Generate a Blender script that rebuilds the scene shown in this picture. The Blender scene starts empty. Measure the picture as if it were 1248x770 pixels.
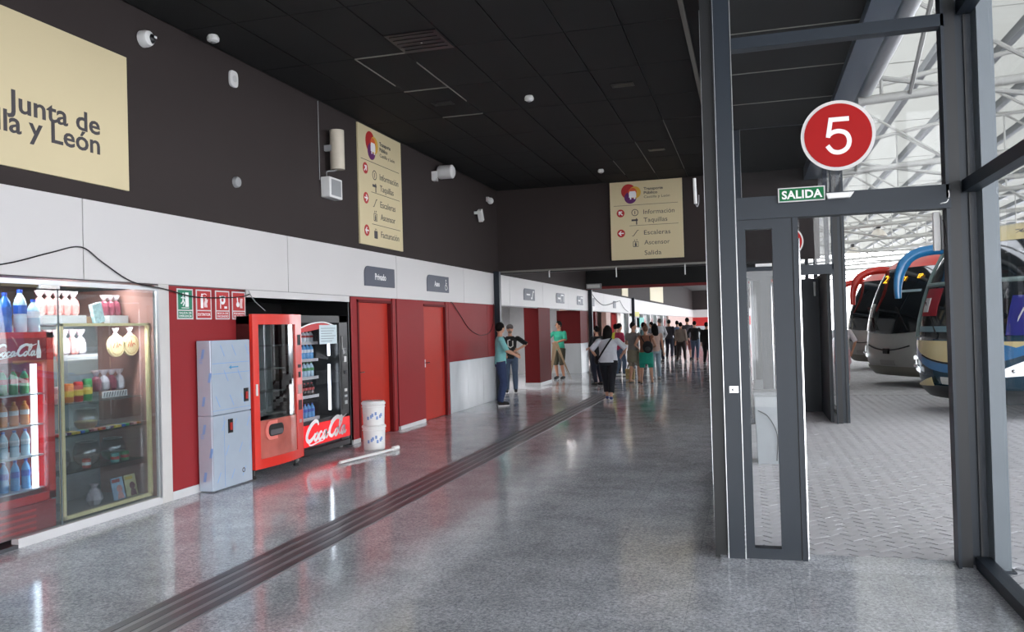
import bpy, bmesh, math, random
from mathutils import Matrix, Vector
random.seed(5)
scene = bpy.context.scene
COL = scene.collection

# ------------------------------------------------------------------ camera
cd = bpy.data.cameras.new('camera')
cam = bpy.data.objects.new('camera', cd)
COL.objects.link(cam)
cd.sensor_fit = 'HORIZONTAL'
cd.sensor_width = 36.0
cd.lens = 1010.0 / 1248.0 * 36.0
cd.clip_start = 0.05
cd.clip_end = 400
_y, _p, _r = (math.radians(a) for a in (16.05, 0.77, -1.58))
_f = Vector((-math.sin(_y) * math.cos(_p), math.cos(_y) * math.cos(_p), math.sin(_p)))
_rt = Vector((math.cos(_y), math.sin(_y), 0))
_up = _rt.cross(_f)
_r2 = _rt * math.cos(_r) + _up * math.sin(_r)
_u2 = -_rt * math.sin(_r) + _up * math.cos(_r)
cam.matrix_world = Matrix((( _r2.x, _u2.x, -_f.x, 0), (_r2.y, _u2.y, -_f.y, 0), (_r2.z, _u2.z, -_f.z, 1.65), (0, 0, 0, 1)))
scene.camera = cam

# ------------------------------------------------------------------ world, sun, exposure
world = bpy.data.worlds.new('world')
scene.world = world
world.use_nodes = True
wn = world.node_tree.nodes
wl = world.node_tree.links
bgn = wn['Background']
bgn.inputs['Strength'].default_value = 1.3
geo = wn.new('ShaderNodeTexCoord')
sep = wn.new('ShaderNodeSeparateXYZ')
rmp = wn.new('ShaderNodeValToRGB')
rmp.color_ramp.elements[0].position = 0.0
rmp.color_ramp.elements[0].color = (1.75, 1.78, 1.82, 1)
rmp.color_ramp.elements[1].position = 0.6
rmp.color_ramp.elements[1].color = (1.35, 1.42, 1.52, 1)
wl.new(geo.outputs['Generated'], sep.inputs[0])
wl.new(sep.outputs['Z'], rmp.inputs['Fac'])
wl.new(rmp.outputs['Color'], bgn.inputs['Color'])
sd = bpy.data.lights.new('sun', 'SUN')
sun = bpy.data.objects.new('sun', sd)
COL.objects.link(sun)
sd.energy = 2.0
sd.angle = math.radians(1.0)
sd.color = (1.0, 0.97, 0.92)
sun.rotation_euler = (math.radians(22), math.radians(14), 0)
vs = scene.view_settings
vs.view_transform = 'Standard'
vs.look = 'None'
vs.gamma = 1
vs.use_curve_mapping = False
vs.exposure = 2.05

# ------------------------------------------------------------------ materials
MATS = {}
def srgb(r, g, b):
    def c(v):
        v /= 255.0
        return v / 12.92 if v <= 0.04045 else ((v + 0.055) / 1.055) ** 2.4
    return (c(r), c(g), c(b), 1)

def mat(name, rgb=(128, 128, 128), rough=0.6, metal=0.0, noise=0.06, nscale=6.0, bump=0.0, bscale=80.0, emit=None, estr=1.0, spec=0.5, coat=0.0, aniso=(1, 1, 1)):
    if name in MATS:
        return MATS[name]
    m = bpy.data.materials.new(name)
    m.use_nodes = True
    n, l = m.node_tree.nodes, m.node_tree.links
    b = n['Principled BSDF']
    b.inputs['Roughness'].default_value = rough
    b.inputs['Metallic'].default_value = metal
    b.inputs['Specular IOR Level'].default_value = spec
    if coat:
        b.inputs['Coat Weight'].default_value = coat
        b.inputs['Coat Roughness'].default_value = 0.05
    c = srgb(*rgb)
    tc = n.new('ShaderNodeTexCoord')
    mp = n.new('ShaderNodeMapping')
    mp.inputs['Scale'].default_value = aniso
    l.new(tc.outputs['Object'], mp.inputs[0])
    nt = n.new('ShaderNodeTexNoise')
    nt.inputs['Scale'].default_value = nscale
    nt.inputs['Detail'].default_value = 5
    l.new(mp.outputs[0], nt.inputs['Vector'])
    mx = n.new('ShaderNodeMix')
    mx.data_type = 'RGBA'
    mx.inputs['A'].default_value = tuple(max(0, v * (1 - noise * 1.6)) for v in c[:3]) + (1,)
    mx.inputs['B'].default_value = tuple(min(1, v * (1 + noise * 1.6)) for v in c[:3]) + (1,)
    l.new(nt.outputs['Fac'], mx.inputs['Factor'])
    l.new(mx.outputs['Result'], b.inputs['Base Color'])
    if bump:
        bt = n.new('ShaderNodeTexNoise')
        bt.inputs['Scale'].default_value = bscale
        l.new(tc.outputs['Object'], bt.inputs['Vector'])
        bp = n.new('ShaderNodeBump')
        bp.inputs['Strength'].default_value = bump
        bp.inputs['Distance'].default_value = 0.01
        l.new(bt.outputs['Fac'], bp.inputs['Height'])
        l.new(bp.outputs[0], b.inputs['Normal'])
    if emit:
        b.inputs['Emission Color'].default_value = srgb(*emit)
        b.inputs['Emission Strength'].default_value = estr
    MATS[name] = m
    return m

def glass_mat(name, tint=(244, 245, 247), refl=0.10, rough=0.0, smudge=0.0):
    if name in MATS:
        return MATS[name]
    m = bpy.data.materials.new(name)
    m.use_nodes = True
    n, l = m.node_tree.nodes, m.node_tree.links
    for x in list(n):
        n.remove(x)
    out = n.new('ShaderNodeOutputMaterial')
    tr = n.new('ShaderNodeBsdfTransparent')
    tr.inputs[0].default_value = srgb(*tint)
    gl = n.new('ShaderNodeBsdfGlossy')
    gl.inputs['Roughness'].default_value = rough
    lw = n.new('ShaderNodeLayerWeight')
    lw.inputs['Blend'].default_value = 0.5
    pw = n.new('ShaderNodeMath'); pw.operation = 'POWER'; pw.inputs[1].default_value = 5.0
    ma = n.new('ShaderNodeMath')
    ma.operation = 'MULTIPLY_ADD'
    ma.inputs[1].default_value = 0.6
    ma.inputs[2].default_value = refl * 0.6
    ma.use_clamp = True
    l.new(lw.outputs['Facing'], pw.inputs[0])
    l.new(pw.outputs[0], ma.inputs[0])
    ms = n.new('ShaderNodeMixShader')
    l.new(ma.outputs[0], ms.inputs[0])
    l.new(tr.outputs[0], ms.inputs[1])
    l.new(gl.outputs[0], ms.inputs[2])
    last = ms
    if smudge:
        df = n.new('ShaderNodeBsdfDiffuse')
        df.inputs[0].default_value = (0.6, 0.65, 0.66, 1)
        tc = n.new('ShaderNodeTexCoord')
        nz = n.new('ShaderNodeTexNoise')
        nz.inputs['Scale'].default_value = 2.5
        nz.inputs['Detail'].default_value = 6
        l.new(tc.outputs['Object'], nz.inputs['Vector'])
        mm = n.new('ShaderNodeMath')
        mm.operation = 'MULTIPLY'
        mm.inputs[1].default_value = smudge * 2
        l.new(nz.outputs['Fac'], mm.inputs[0])
        m2 = n.new('ShaderNodeMixShader')
        l.new(mm.outputs[0], m2.inputs[0])
        l.new(ms.outputs[0], m2.inputs[1])
        l.new(df.outputs[0], m2.inputs[2])
        last = m2
    l.new(last.outputs[0], out.inputs[0])
    MATS[name] = m
    return m

def granite_mat():
    m = bpy.data.materials.new('polished_granite')
    m.use_nodes = True
    n, l = m.node_tree.nodes, m.node_tree.links
    b = n['Principled BSDF']
    tc = n.new('ShaderNodeTexCoord')
    v = n.new('ShaderNodeTexVoronoi'); v.inputs['Scale'].default_value = 95
    a = n.new('ShaderNodeTexNoise'); a.inputs['Scale'].default_value = 55; a.inputs['Detail'].default_value = 6; a.inputs['Roughness'].default_value = 0.75
    c = n.new('ShaderNodeTexNoise'); c.inputs['Scale'].default_value = 3.0; c.inputs['Detail'].default_value = 5
    for t in (v, a, c):
        l.new(tc.outputs['Object'], t.inputs['Vector'])
    r1 = n.new('ShaderNodeValToRGB')
    r1.color_ramp.elements[0].position = 0.36; r1.color_ramp.elements[0].color = srgb(160, 163, 172)
    r1.color_ramp.elements[1].position = 0.66; r1.color_ramp.elements[1].color = srgb(246, 249, 255)
    l.new(a.outputs['Fac'], r1.inputs['Fac'])
    r2 = n.new('ShaderNodeValToRGB')
    r2.color_ramp.elements[0].color = (0.75, 0.75, 0.75, 1); r2.color_ramp.elements[1].color = (1.1, 1.1, 1.1, 1)
    l.new(v.outputs['Color'], r2.inputs['Fac'])
    r3 = n.new('ShaderNodeValToRGB')
    r3.color_ramp.elements[0].position = 0.3; r3.color_ramp.elements[0].color = (0.8, 0.8, 0.8, 1)
    r3.color_ramp.elements[1].position = 0.7; r3.color_ramp.elements[1].color = (1.1, 1.1, 1.1, 1)
    l.new(c.outputs['Fac'], r3.inputs['Fac'])
    # slab joints (fine, flat lines in a polished floor)
    br = n.new('ShaderNodeTexBrick')
    br.inputs['Scale'].default_value = 1.0
    br.inputs['Brick Width'].default_value = 0.9
    br.inputs['Row Height'].default_value = 0.6
    br.inputs['Mortar Size'].default_value = 0.0022
    br.inputs['Color1'].default_value = (0.96, 0.96, 0.96, 1); br.inputs['Color2'].default_value = (1, 1, 1, 1)
    br.inputs['Mortar'].default_value = (0.72, 0.72, 0.72, 1)
    mp = n.new('ShaderNodeMapping'); mp.inputs['Rotation'].default_value = (0, 0, math.pi / 2)
    l.new(tc.outputs['Object'], mp.inputs[0]); l.new(mp.outputs[0], br.inputs['Vector'])
    prev = r1.outputs['Color']
    for o in (r2.outputs['Color'], r3.outputs['Color'], br.outputs['Color']):
        mx = n.new('ShaderNodeMix'); mx.data_type = 'RGBA'; mx.blend_type = 'MULTIPLY'; mx.inputs['Factor'].default_value = 1
        l.new(prev, mx.inputs['A']); l.new(o, mx.inputs['B']); prev = mx.outputs['Result']
    l.new(prev, b.inputs['Base Color'])
    rr = n.new('ShaderNodeMapRange')
    rr.inputs['To Min'].default_value = 0.07; rr.inputs['To Max'].default_value = 0.15
    l.new(c.outputs['Fac'], rr.inputs['Value'])
    l.new(rr.outputs[0], b.inputs['Roughness'])
    b.inputs['Specular IOR Level'].default_value = 0.85
    return m

def paver_field_mat():
    m = bpy.data.materials.new('distant_pavers')
    m.use_nodes = True
    n, l = m.node_tree.nodes, m.node_tree.links
    b = n['Principled BSDF']; b.inputs['Roughness'].default_value = 0.8
    tc = n.new('ShaderNodeTexCoord')
    mp = n.new('ShaderNodeMapping'); mp.inputs['Rotation'].default_value = (0, 0, -math.pi / 4)
    br = n.new('ShaderNodeTexBrick')
    br.inputs['Scale'].default_value = 1.0
    br.inputs['Brick Width'].default_value = 0.2; br.inputs['Row Height'].default_value = 0.1
    br.inputs['Mortar Size'].default_value = 0.004
    br.inputs['Color1'].default_value = srgb(184, 183, 187); br.inputs['Color2'].default_value = srgb(204, 203, 207); br.inputs['Mortar'].default_value = srgb(130, 129, 133)
    l.new(tc.outputs['Object'], mp.inputs[0]); l.new(mp.outputs[0], br.inputs['Vector'])
    l.new(br.outputs['Color'], b.inputs['Base Color'])
    return m

def translucent_mat(name, rgb, amount=0.75):
    m = bpy.data.materials.new(name)
    m.use_nodes = True
    n, l = m.node_tree.nodes, m.node_tree.links
    for x in list(n):
        n.remove(x)
    out = n.new('ShaderNodeOutputMaterial')
    tr = n.new('ShaderNodeBsdfTranslucent'); df = n.new('ShaderNodeBsdfDiffuse')
    tc = n.new('ShaderNodeTexCoord'); nz = n.new('ShaderNodeTexNoise'); nz.inputs['Scale'].default_value = 0.6
    l.new(tc.outputs['Object'], nz.inputs['Vector'])
    mx = n.new('ShaderNodeMix'); mx.data_type = 'RGBA'
    c = srgb(*rgb)
    mx.inputs['A'].default_value = tuple(v * 0.93 for v in c[:3]) + (1,); mx.inputs['B'].default_value = c
    l.new(nz.outputs['Fac'], mx.inputs['Factor'])
    l.new(mx.outputs['Result'], tr.inputs[0]); l.new(mx.outputs['Result'], df.inputs[0])
    ms = n.new('ShaderNodeMixShader'); ms.inputs[0].default_value = amount
    l.new(df.outputs[0], ms.inputs[1]); l.new(tr.outputs[0], ms.inputs[2]); l.new(ms.outputs[0], out.inputs[0])
    return m

black_wall = mat('black_wall_paint', (52, 45, 44), 0.8, noise=0.06, nscale=1.2, spec=0.3)
ceil_black = mat('black_ceiling_tile', (38, 38, 38), 0.8, noise=0.08, nscale=2, bump=0.15, bscale=60, spec=0.25)
ceil_rail = mat('black_ceiling_rail', (20, 20, 20), 0.5)
rail_bare = mat('bare_ceiling_rail', (120, 118, 112), 0.5)
white_panel = mat('white_panel', (206, 203, 202), 0.5, noise=0.02, nscale=1)
red_wall = mat('red_wall_paint', (142, 38, 42), 0.6, spec=0.25, noise=0.05, nscale=1.5)
red_door = mat('red_door_paint', (176, 42, 28), 0.55, spec=0.25, noise=0.05, nscale=1.5)
dark_red = mat('dark_red_paint', (100, 20, 22), 0.65, spec=0.2, noise=0.05, nscale=1.5)
joint_red = mat('dark_red_joint', (70, 16, 18), 0.6)
marble = mat('grey_white_stone', (188, 192, 196), 0.25, noise=0.1, nscale=3, aniso=(1, 1, 0.35))
plaster = mat('pale_plaster', (196, 193, 190), 0.7, noise=0.05)
skirting = mat('white_skirting', (200, 199, 200), 0.35, noise=0.04)
navy = mat('anthracite_steel', (27, 36, 46), 0.45, noise=0.04, nscale=3, metal=0.0, spec=0.4)
navy_dark = mat('black_gasket', (16, 18, 22), 0.5)
steel_grey = mat('grey_steel_column', (112, 120, 126), 0.45, noise=0.06, nscale=4)
alu = mat('brushed_aluminium', (190, 192, 194), 0.3, metal=0.8, noise=0.05)
chrome = mat('chrome', (225, 226, 228), 0.12, metal=1.0, noise=0.0)
white_plastic = mat('white_plastic', (225, 224, 222), 0.4, noise=0.02)
grey_plastic = mat('grey_plastic', (150, 151, 152), 0.45, noise=0.03)
black_plastic = mat('black_plastic', (18, 18, 20), 0.35, noise=0.03)
cream = mat('cream_sign', (212, 197, 158), 0.5, noise=0.02, nscale=1)
cream_gold = mat('gold_anodised', (222, 208, 160), 0.35, metal=0.1, noise=0.05)
ink = mat('dark_ink', (66, 62, 66), 0.6, noise=0.0)
sign_grey = mat('slate_sign', (74, 78, 92), 0.5, noise=0.03)
white_ink = mat('white_ink', (236, 236, 236), 0.5, noise=0.0)
red_ink = mat('red_ink', (180, 36, 36), 0.5, noise=0.02)
green_ink = mat('green_ink', (20, 120, 88), 0.5, noise=0.02)
purple_ink = mat('purple_ink', (96, 30, 100), 0.5, noise=0.02)
gold_ink = mat('gold_ink', (214, 170, 60), 0.5, noise=0.02)
glass = glass_mat('clear_glass', (246, 247, 249), 0.05, smudge=0.006)
glass_shop = glass_mat('shop_glass', (238, 243, 244), 0.22, smudge=0.02)
granite = granite_mat()

# ------------------------------------------------------------------ mesh helpers
WM = {}
def wmat(o):
    m = WM.get(o.name)
    return m if m is not None else Matrix.Identity(4)

class MB:
    def __init__(s):
        s.v = []; s.f = []
    def add(s, vs_, fs):
        k = len(s.v); s.v += [Vector(p) for p in vs_]; s.f += [tuple(i + k for i in f) for f in fs]; return s
    def box(s, x0, x1, y0, y1, z0, z1):
        if x0 > x1: x0, x1 = x1, x0
        if y0 > y1: y0, y1 = y1, y0
        if z0 > z1: z0, z1 = z1, z0
        return s.add([(x0, y0, z0), (x1, y0, z0), (x1, y1, z0), (x0, y1, z0), (x0, y0, z1), (x1, y0, z1), (x1, y1, z1), (x0, y1, z1)],
              [(0, 3, 2, 1), (4, 5, 6, 7), (0, 1, 5, 4), (1, 2, 6, 5), (2, 3, 7, 6), (3, 0, 4, 7)])
    def xbox(s, M_, sx, sy, sz):
        vs_ = [M_ @ Vector((x * sx / 2, y * sy / 2, z * sz / 2)) for z in (-1, 1) for x, y in ((-1, -1), (1, -1), (1, 1), (-1, 1))]
        return s.add(vs_, [(0, 3, 2, 1), (4, 5, 6, 7), (0, 1, 5, 4), (1, 2, 6, 5), (2, 3, 7, 6), (3, 0, 4, 7)])
    def tube(s, pts, r, n=8, caps=True):
        pts = [Vector(p) for p in pts]
        rs = r if isinstance(r, (list, tuple)) else [r] * len(pts)
        k = len(s.v); ref = None
        for i, p in enumerate(pts):
            d = (pts[min(i + 1, len(pts) - 1)] - pts[max(i - 1, 0)])
            d = d.normalized() if d.length > 1e-9 else Vector((0, 0, 1))
            if ref is None:
                ref = Vector((0, 0, 1)) if abs(d.z) < 0.9 else Vector((1, 0, 0))
            a = d.cross(ref).normalized(); b = a.cross(d).normalized(); ref = b
            rr = rs[i]; ra, rb = (rr if isinstance(rr, tuple) else (rr, rr))
            for j in range(n):
                t = 2 * math.pi * j / n
                s.v.append(p + a * (ra * math.cos(t)) + b * (rb * math.sin(t)))
        for i in range(len(pts) - 1):
            for j in range(n):
                j2 = (j + 1) % n
                s.f.append((k + i * n + j, k + i * n + j2, k + (i + 1) * n + j2, k + (i + 1) * n + j))
        if caps:
            s.f.append(tuple(k + j for j in range(n))[::-1])
            e = k + (len(pts) - 1) * n
            s.f.append(tuple(e + j for j in range(n)))
        return s
    def lathe(s, prof, c=(0, 0, 0), n=20, axis='z', caps=True):
        k = len(s.v); c = Vector(c)
        for r, h in prof:
            for j in range(n):
                t = 2 * math.pi * j / n; a, b = r * math.cos(t), r * math.sin(t)
                s.v.append(c + (Vector((a, b, h)) if axis == 'z' else Vector((h, a, b)) if axis == 'x' else Vector((b, h, a))))
        for i in range(len(prof) - 1):
            for j in range(n):
                j2 = (j + 1) % n
                s.f.append((k + i * n + j, k + i * n + j2, k + (i + 1) * n + j2, k + (i + 1) * n + j))
        if caps:
            s.f.append(tuple(k + j for j in range(n))[::-1]); e = k + (len(prof) - 1) * n
            s.f.append(tuple(e + j for j in range(n)))
        return s
    def ball(s, c, r, n=12, m=8):
        rx, ry, rz = r if isinstance(r, (tuple, list)) else (r, r, r)
        k = len(s.v); c = Vector(c)
        for i in range(1, m):
            ph = math.pi * i / m
            for j in range(n):
                t = 2 * math.pi * j / n
                s.v.append(c + Vector((rx * math.sin(ph) * math.cos(t), ry * math.sin(ph) * math.sin(t), -rz * math.cos(ph))))
        b = len(s.v); s.v.append(c - Vector((0, 0, rz))); s.v.append(c + Vector((0, 0, rz)))
        for i in range(m - 2):
            for j in range(n):
                j2 = (j + 1) % n
                s.f.append((k + i * n + j, k + i * n + j2, k + (i + 1) * n + j2, k + (i + 1) * n + j))
        for j in range(n):
            j2 = (j + 1) % n
            s.f.append((b, k + j2, k + j)); s.f.append((b + 1, k + (m - 2) * n + j, k + (m - 2) * n + j2))
        return s
    def prism(s, poly, M_, t):
        """poly: 2D outline; M_ maps (u, v, w) to the world; thickness t along w."""
        n = len(poly); k = len(s.v)
        for w in (0, t):
            for p in poly:
                s.v.append(M_ @ Vector((p[0], p[1], w)))
        s.f.append(tuple(k + i for i in range(n))[::-1]); s.f.append(tuple(k + n + i for i in range(n)))
        for i in range(n):
            j = (i + 1) % n
            s.f.append((k + i, k + j, k + n + j, k + n + i))
        return s
    def ribbon(s, pts, w, M_, t):
        """flat stroke along 2D points with width w (number or list), thickness t."""
        n = len(pts); ws = w if isinstance(w, (list, tuple)) else [w] * n
        L_, R_ = [], []
        for i in range(n):
            a = Vector(pts[max(i - 1, 0)]); b = Vector(pts[min(i + 1, n - 1)]); d = (b - a)
            d = d.normalized() if d.length > 1e-9 else Vector((1, 0)); q = Vector((-d.y, d.x)) * ws[i] / 2
            p = Vector(pts[i]); L_.append(p + q); R_.append(p - q)
        k = len(s.v)
        for zz in (0, t):
            for a, b in zip(L_, R_):
                s.v.append(M_ @ Vector((a.x, a.y, zz))); s.v.append(M_ @ Vector((b.x, b.y, zz)))
        o = 2 * n
        for i in range(n - 1):
            a = k + 2 * i
            s.f.append((a + o, a + o + 1, a + o + 3, a + o + 2)); s.f.append((a, a + 2, a + 3, a + 1))
            s.f.append((a, a + o, a + o + 2, a + 2)); s.f.append((a + 1, a + 3, a + o + 3, a + o + 1))
        s.f.append((k, k + 1, k + o + 1, k + o)); e = k + 2 * n - 2
        s.f.append((e, e + o, e + o + 1, e + 1))
        return s
    def build(s, name, m, parent=None, smooth=False, local=False, bevel=0.0, fix=True):
        me = bpy.data.meshes.new(name)
        vs_ = s.v
        loc = Vector((0, 0, 0))
        if parent is not None:
            if not local:
                inv = wmat(parent).inverted()
                vs_ = [inv @ p for p in vs_]
        elif not local:
            xs = [p.x for p in vs_]; ys = [p.y for p in vs_]; zs = [p.z for p in vs_]
            loc = Vector(((min(xs) + max(xs)) / 2, (min(ys) + max(ys)) / 2, min(zs)))
            vs_ = [p - loc for p in vs_]
        me.from_pydata([tuple(p) for p in vs_], [], s.f)
        if fix:
            bm = bmesh.new(); bm.from_mesh(me); bmesh.ops.recalc_face_normals(bm, faces=bm.faces); bm.to_mesh(me); bm.free()
        me.materials.append(m)
        if smooth:
            me.polygons.foreach_set('use_smooth', [True] * len(me.polygons))
            if hasattr(me, 'set_sharp_from_angle'):
                me.set_sharp_from_angle(angle=math.radians(40))
        o = bpy.data.objects.new(name, me); COL.objects.link(o)
        o.location = loc
        if parent is not None:
            o.parent = parent; WM[o.name] = wmat(parent).copy()
        else:
            WM[o.name] = Matrix.Translation(loc)
        if bevel:
            bv = o.modifiers.new('bevel', 'BEVEL'); bv.width = bevel; bv.segments = 2; bv.limit_method = 'ANGLE'
        return o

def thing(name, label, cat, loc=(0, 0, 0), rotz=0.0, group=None):
    o = bpy.data.objects.new(name, None); COL.objects.link(o)
    o.empty_display_size = 0.1
    o.location = loc; o.rotation_euler = (0, 0, rotz)
    WM[o.name] = Matrix.Translation(Vector(loc)) @ Matrix.Rotation(rotz, 4, 'Z')
    o['label'] = label; o['category'] = cat
    if group: o['group'] = group
    return o

def tag(o, label, cat, group=None):
    o['label'] = label; o['category'] = cat
    if group: o['group'] = group
    return o

def struct(o, label=None):
    o['kind'] = 'structure'
    return o

def copy_tree(o, parent=None):
    c = o.copy(); COL.objects.link(c); c.parent = parent
    for ch in o.children:
        copy_tree(ch, c)
    return c

def quad(axis, c, a0, a1, z0, z1):
    'one sheet of glass: axis x -> plane x=c spanning y a0..a1; axis y -> plane y=c spanning x'
    mb = MB()
    P = [(c, a0, z0), (c, a1, z0), (c, a1, z1), (c, a0, z1)] if axis == 'x' else [(a0, c, z0), (a1, c, z0), (a1, c, z1), (a0, c, z1)]
    return mb.add(P, [(0, 1, 2, 3)])

def box(name, m, x0, x1, y0, y1, z0, z1, parent=None, bevel=0.0):
    return MB().box(x0, x1, y0, y1, z0, z1).build(name, m, parent, bevel=bevel)

# frames mapping (u, v, w): u right, v up, w towards the viewer of the face
def MX(x, y, z=0.0):      # face looking +X (left wall): u runs along +Y
    return Matrix(((0, 0, 1, x), (1, 0, 0, y), (0, 1, 0, z), (0, 0, 0, 1)))
def MY(x, y, z=0.0):      # face looking -Y: u runs along +X
    return Matrix(((1, 0, 0, x), (0, 0, -1, y), (0, 1, 0, z), (0, 0, 0, 1)))

def text(s_, size, M_, m, parent, name='lettering', bold=0.0, thick=0.002, align='LEFT', sx=1.0, spacing=1.0, res=3):
    cu = bpy.data.curves.new('t', 'FONT'); cu.body = s_; cu.size = size; cu.offset = bold; cu.extrude = thick / 2
    cu.align_x = align; cu.resolution_u = res; cu.space_character = spacing
    to = bpy.data.objects.new('t', cu); COL.objects.link(to)
    dg = bpy.context.evaluated_depsgraph_get()
    me = bpy.data.meshes.new_from_object(to.evaluated_get(dg))
    bpy.data.objects.remove(to); bpy.data.curves.remove(cu)
    mb = MB()
    mb.v = [M_ @ Vector((v.co.x * sx, v.co.y, v.co.z + thick / 2)) for v in me.vertices]
    mb.f = [tuple(p.vertices) for p in me.polygons]
    bpy.data.meshes.remove(me)
    return mb.build(name, m, parent, fix=False)

def circle_poly(r, n=32, cx=0, cy=0, a0=0, a1=2 * math.pi):
    return [(cx + r * math.cos(a0 + (a1 - a0) * i / n), cy + r * math.sin(a0 + (a1 - a0) * i / n)) for i in range(n)]

def smooth_pts(pts, k=6):
    out = []
    P = [Vector(p) for p in pts]
    for i in range(len(P) - 1):
        p0 = P[max(i - 1, 0)]; p1 = P[i]; p2 = P[i + 1]; p3 = P[min(i + 2, len(P) - 1)]
        for j in range(k):
            t = j / k
            out.append(0.5 * ((2 * p1) + (p2 - p0) * t + (2 * p0 - 5 * p1 + 4 * p2 - p3) * t * t + (-p0 + 3 * p1 - 3 * p2 + p3) * t ** 3))
    out.append(P[-1])
    return out

def cola_script(width, M_, m, parent, name='script_lettering', k=4, vk=0.74):
    """flowing red-drink logotype drawn as tapered strokes; 10.6 units wide."""
    C = [(3.3, 2.55), (3.1, 3.15), (2.4, 3.25), (1.4, 2.6), (0.6, 1.5), (0.5, 0.6), (1.1, 0.2), (2.0, 0.7), (2.5, 1.3)]
    o_ = [(0.75, 1.35), (0.3, 1.0), (0.1, 0.45), (0.35, 0.15), (0.8, 0.5), (1.0, 1.05), (0.75, 1.35), (1.1, 1.15)]
    c_ = [(0.95, 1.15), (0.7, 1.4), (0.3, 1.05), (0.1, 0.45), (0.35, 0.12), (0.9, 0.5), (1.2, 0.9)]
    a_ = [(0.95, 1.2), (0.7, 1.4), (0.3, 1.05), (0.1, 0.45), (0.35, 0.15), (0.75, 0.6), (1.05, 1.35), (0.9, 0.6), (1.0, 0.15), (1.45, 0.6)]
    l_ = [(0.1, 0.7), (0.9, 1.9), (1.25, 2.9), (0.95, 3.2), (0.6, 2.4), (0.35, 1.0), (0.5, 0.2), (1.0, 0.6)]
    C2 = [(3.9, 2.2), (3.5, 2.95), (2.6, 3.2), (1.5, 2.6), (0.7, 1.5), (0.6, 0.6), (1.2, 0.2), (2.1, 0.8)]
    tail = [(6.3, 2.6), (7.4, 3.2), (8.6, 2.85), (9.6, 2.95), (10.6, 3.35)]
    under = [(1.5, 0.35), (0.9, -0.2), (1.6, -0.45), (3.2, -0.2), (4.4, -0.15)]
    strokes = [(C, 0, 0, 0.42), (o_, 2.15, 0, 0.3), (c_, 3.2, 0, 0.28), (a_, 4.2, 0, 0.3), ([(5.35, 0.85), (5.9, 1.0)], 0, 0, 0.2),
               (C2, 5.4, 0, 0.42), (o_, 7.25, 0, 0.3), (l_, 8.15, 0, 0.26), (a_, 9.0, 0, 0.3), (tail, 0, 0, 0.16), (under, 0, 0, 0.14)]
    sc = width / 10.8
    mb = MB(); z = 0
    for pts, dx, dy, w in strokes:
        P = smooth_pts([(p[0] + dx, p[1] + dy) for p in pts], k)
        n = len(P)
        ws = [sc * w * 1.12 * (0.45 + 0.75 * math.sin(math.pi * min(1, max(0, i / (n - 1)))) ** 0.7) for i in range(n)]
        z += 0.00012
        mb.ribbon([(p.x * sc, p.y * sc * vk) for p in P], ws, M_ @ Matrix.Translation((0, 0, z)), 0.0015)
    return mb.build(name, m, parent)

# ================================================================== THE SETTING
W = -5.65
Y0 = -4.5        # the hall goes on behind the photographer
YE = 86.0
# floor
struct(box('floor', granite, -9.5, 1.50, Y0, YE, -0.12, 0.0))
# (the outside paving starts beyond the door plane, so the hall floor there is cut lower by laying paving on it)
pave_m = paver_field_mat()
sandm = mat('jointing_sand', (66, 64, 68), 0.9, noise=0.15, nscale=40)

# tactile strip set into the floor
strip = MB()
ts = thing('tactile_strip', 'dark ribbed guidance strip running lengthwise along the polished hall floor', 'floor strip', (-3.36, 20, 0.0))
tm = mat('dark_strip_metal', (74, 73, 79), 0.3, noise=0.08, nscale=8, spec=0.7)
tl = mat('light_strip_metal', (150, 147, 154), 0.28, noise=0.08, nscale=8, spec=0.7)
MB().box(-3.575, -3.15, 0.5, 19.5, 0.0002, 0.0022).build('strip_base', tl, ts)
for i in range(4):
    x = -3.56 + i * 0.108
    MB().box(x, x + 0.062, 0.5, 19.5, 0.0022, 0.006).build('strip_rib', tm, ts)

# left wall, upper black part
wl_ = struct(box('wall_left', black_wall, W - 0.25, W, Y0, YE, 2.89, 4.86))
# white band of panels
band_m = mat('panel_joint', (90, 84, 86), 0.6)
bd = struct(box('trim_1', band_m, W - 0.25, W + 0.004, Y0, YE, 2.165, 2.889))
y = 5.96 - 3.36 * 4
k = 0
while y < YE:
    y1 = min(y + 3.36, YE)
    o = MB().box(W + 0.004, W + 0.028, max(y, Y0) + 0.006, y1 - 0.006, 2.175, 2.886).build('panel', white_panel, bd)
    y += 3.36
struct(box('trim_2', mat('grey_band_edge', (120, 116, 116), 0.5), W - 0.02, W + 0.033, 18.3, YE, 2.150, 2.176))
# lower wall pieces (each section a piece of the setting)
struct(box('wall_left', plaster, W - 0.25, W, Y0, 3.2, 0, 2.165))
struct(box('wall_left', plaster, W - 0.25, W + 0.01, 6.935, 7.085, 0, 2.175))
struct(box('wall_left', red_wall, W - 0.25, W, 7.085, 8.42, 0.085, 2.175))
struct(box('baseboard_left', skirting, W - 0.2, W + 0.012, 7.085, 8.42, 0, 0.085))
# alcove for the vending machines
struct(box('wall_left', black_plastic, -6.85, -6.75, 8.3, 11.1, 0, 2.3))
struct(box('wall_left', black_plastic, -6.85, W, 8.30, 8.42, 0, 2.16))
struct(box('wall_left', black_plastic, -6.75, W, 10.98, 11.06, 0, 2.16))
struct(box('ceiling', black_plastic, -6.85, W - 0.01, 8.30, 11.06, 2.10, 2.16))
struct(box('trim_3', white_panel, W - 0.03, W + 0.02, 8.42, 10.99, 2.085, 2.17))
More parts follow.
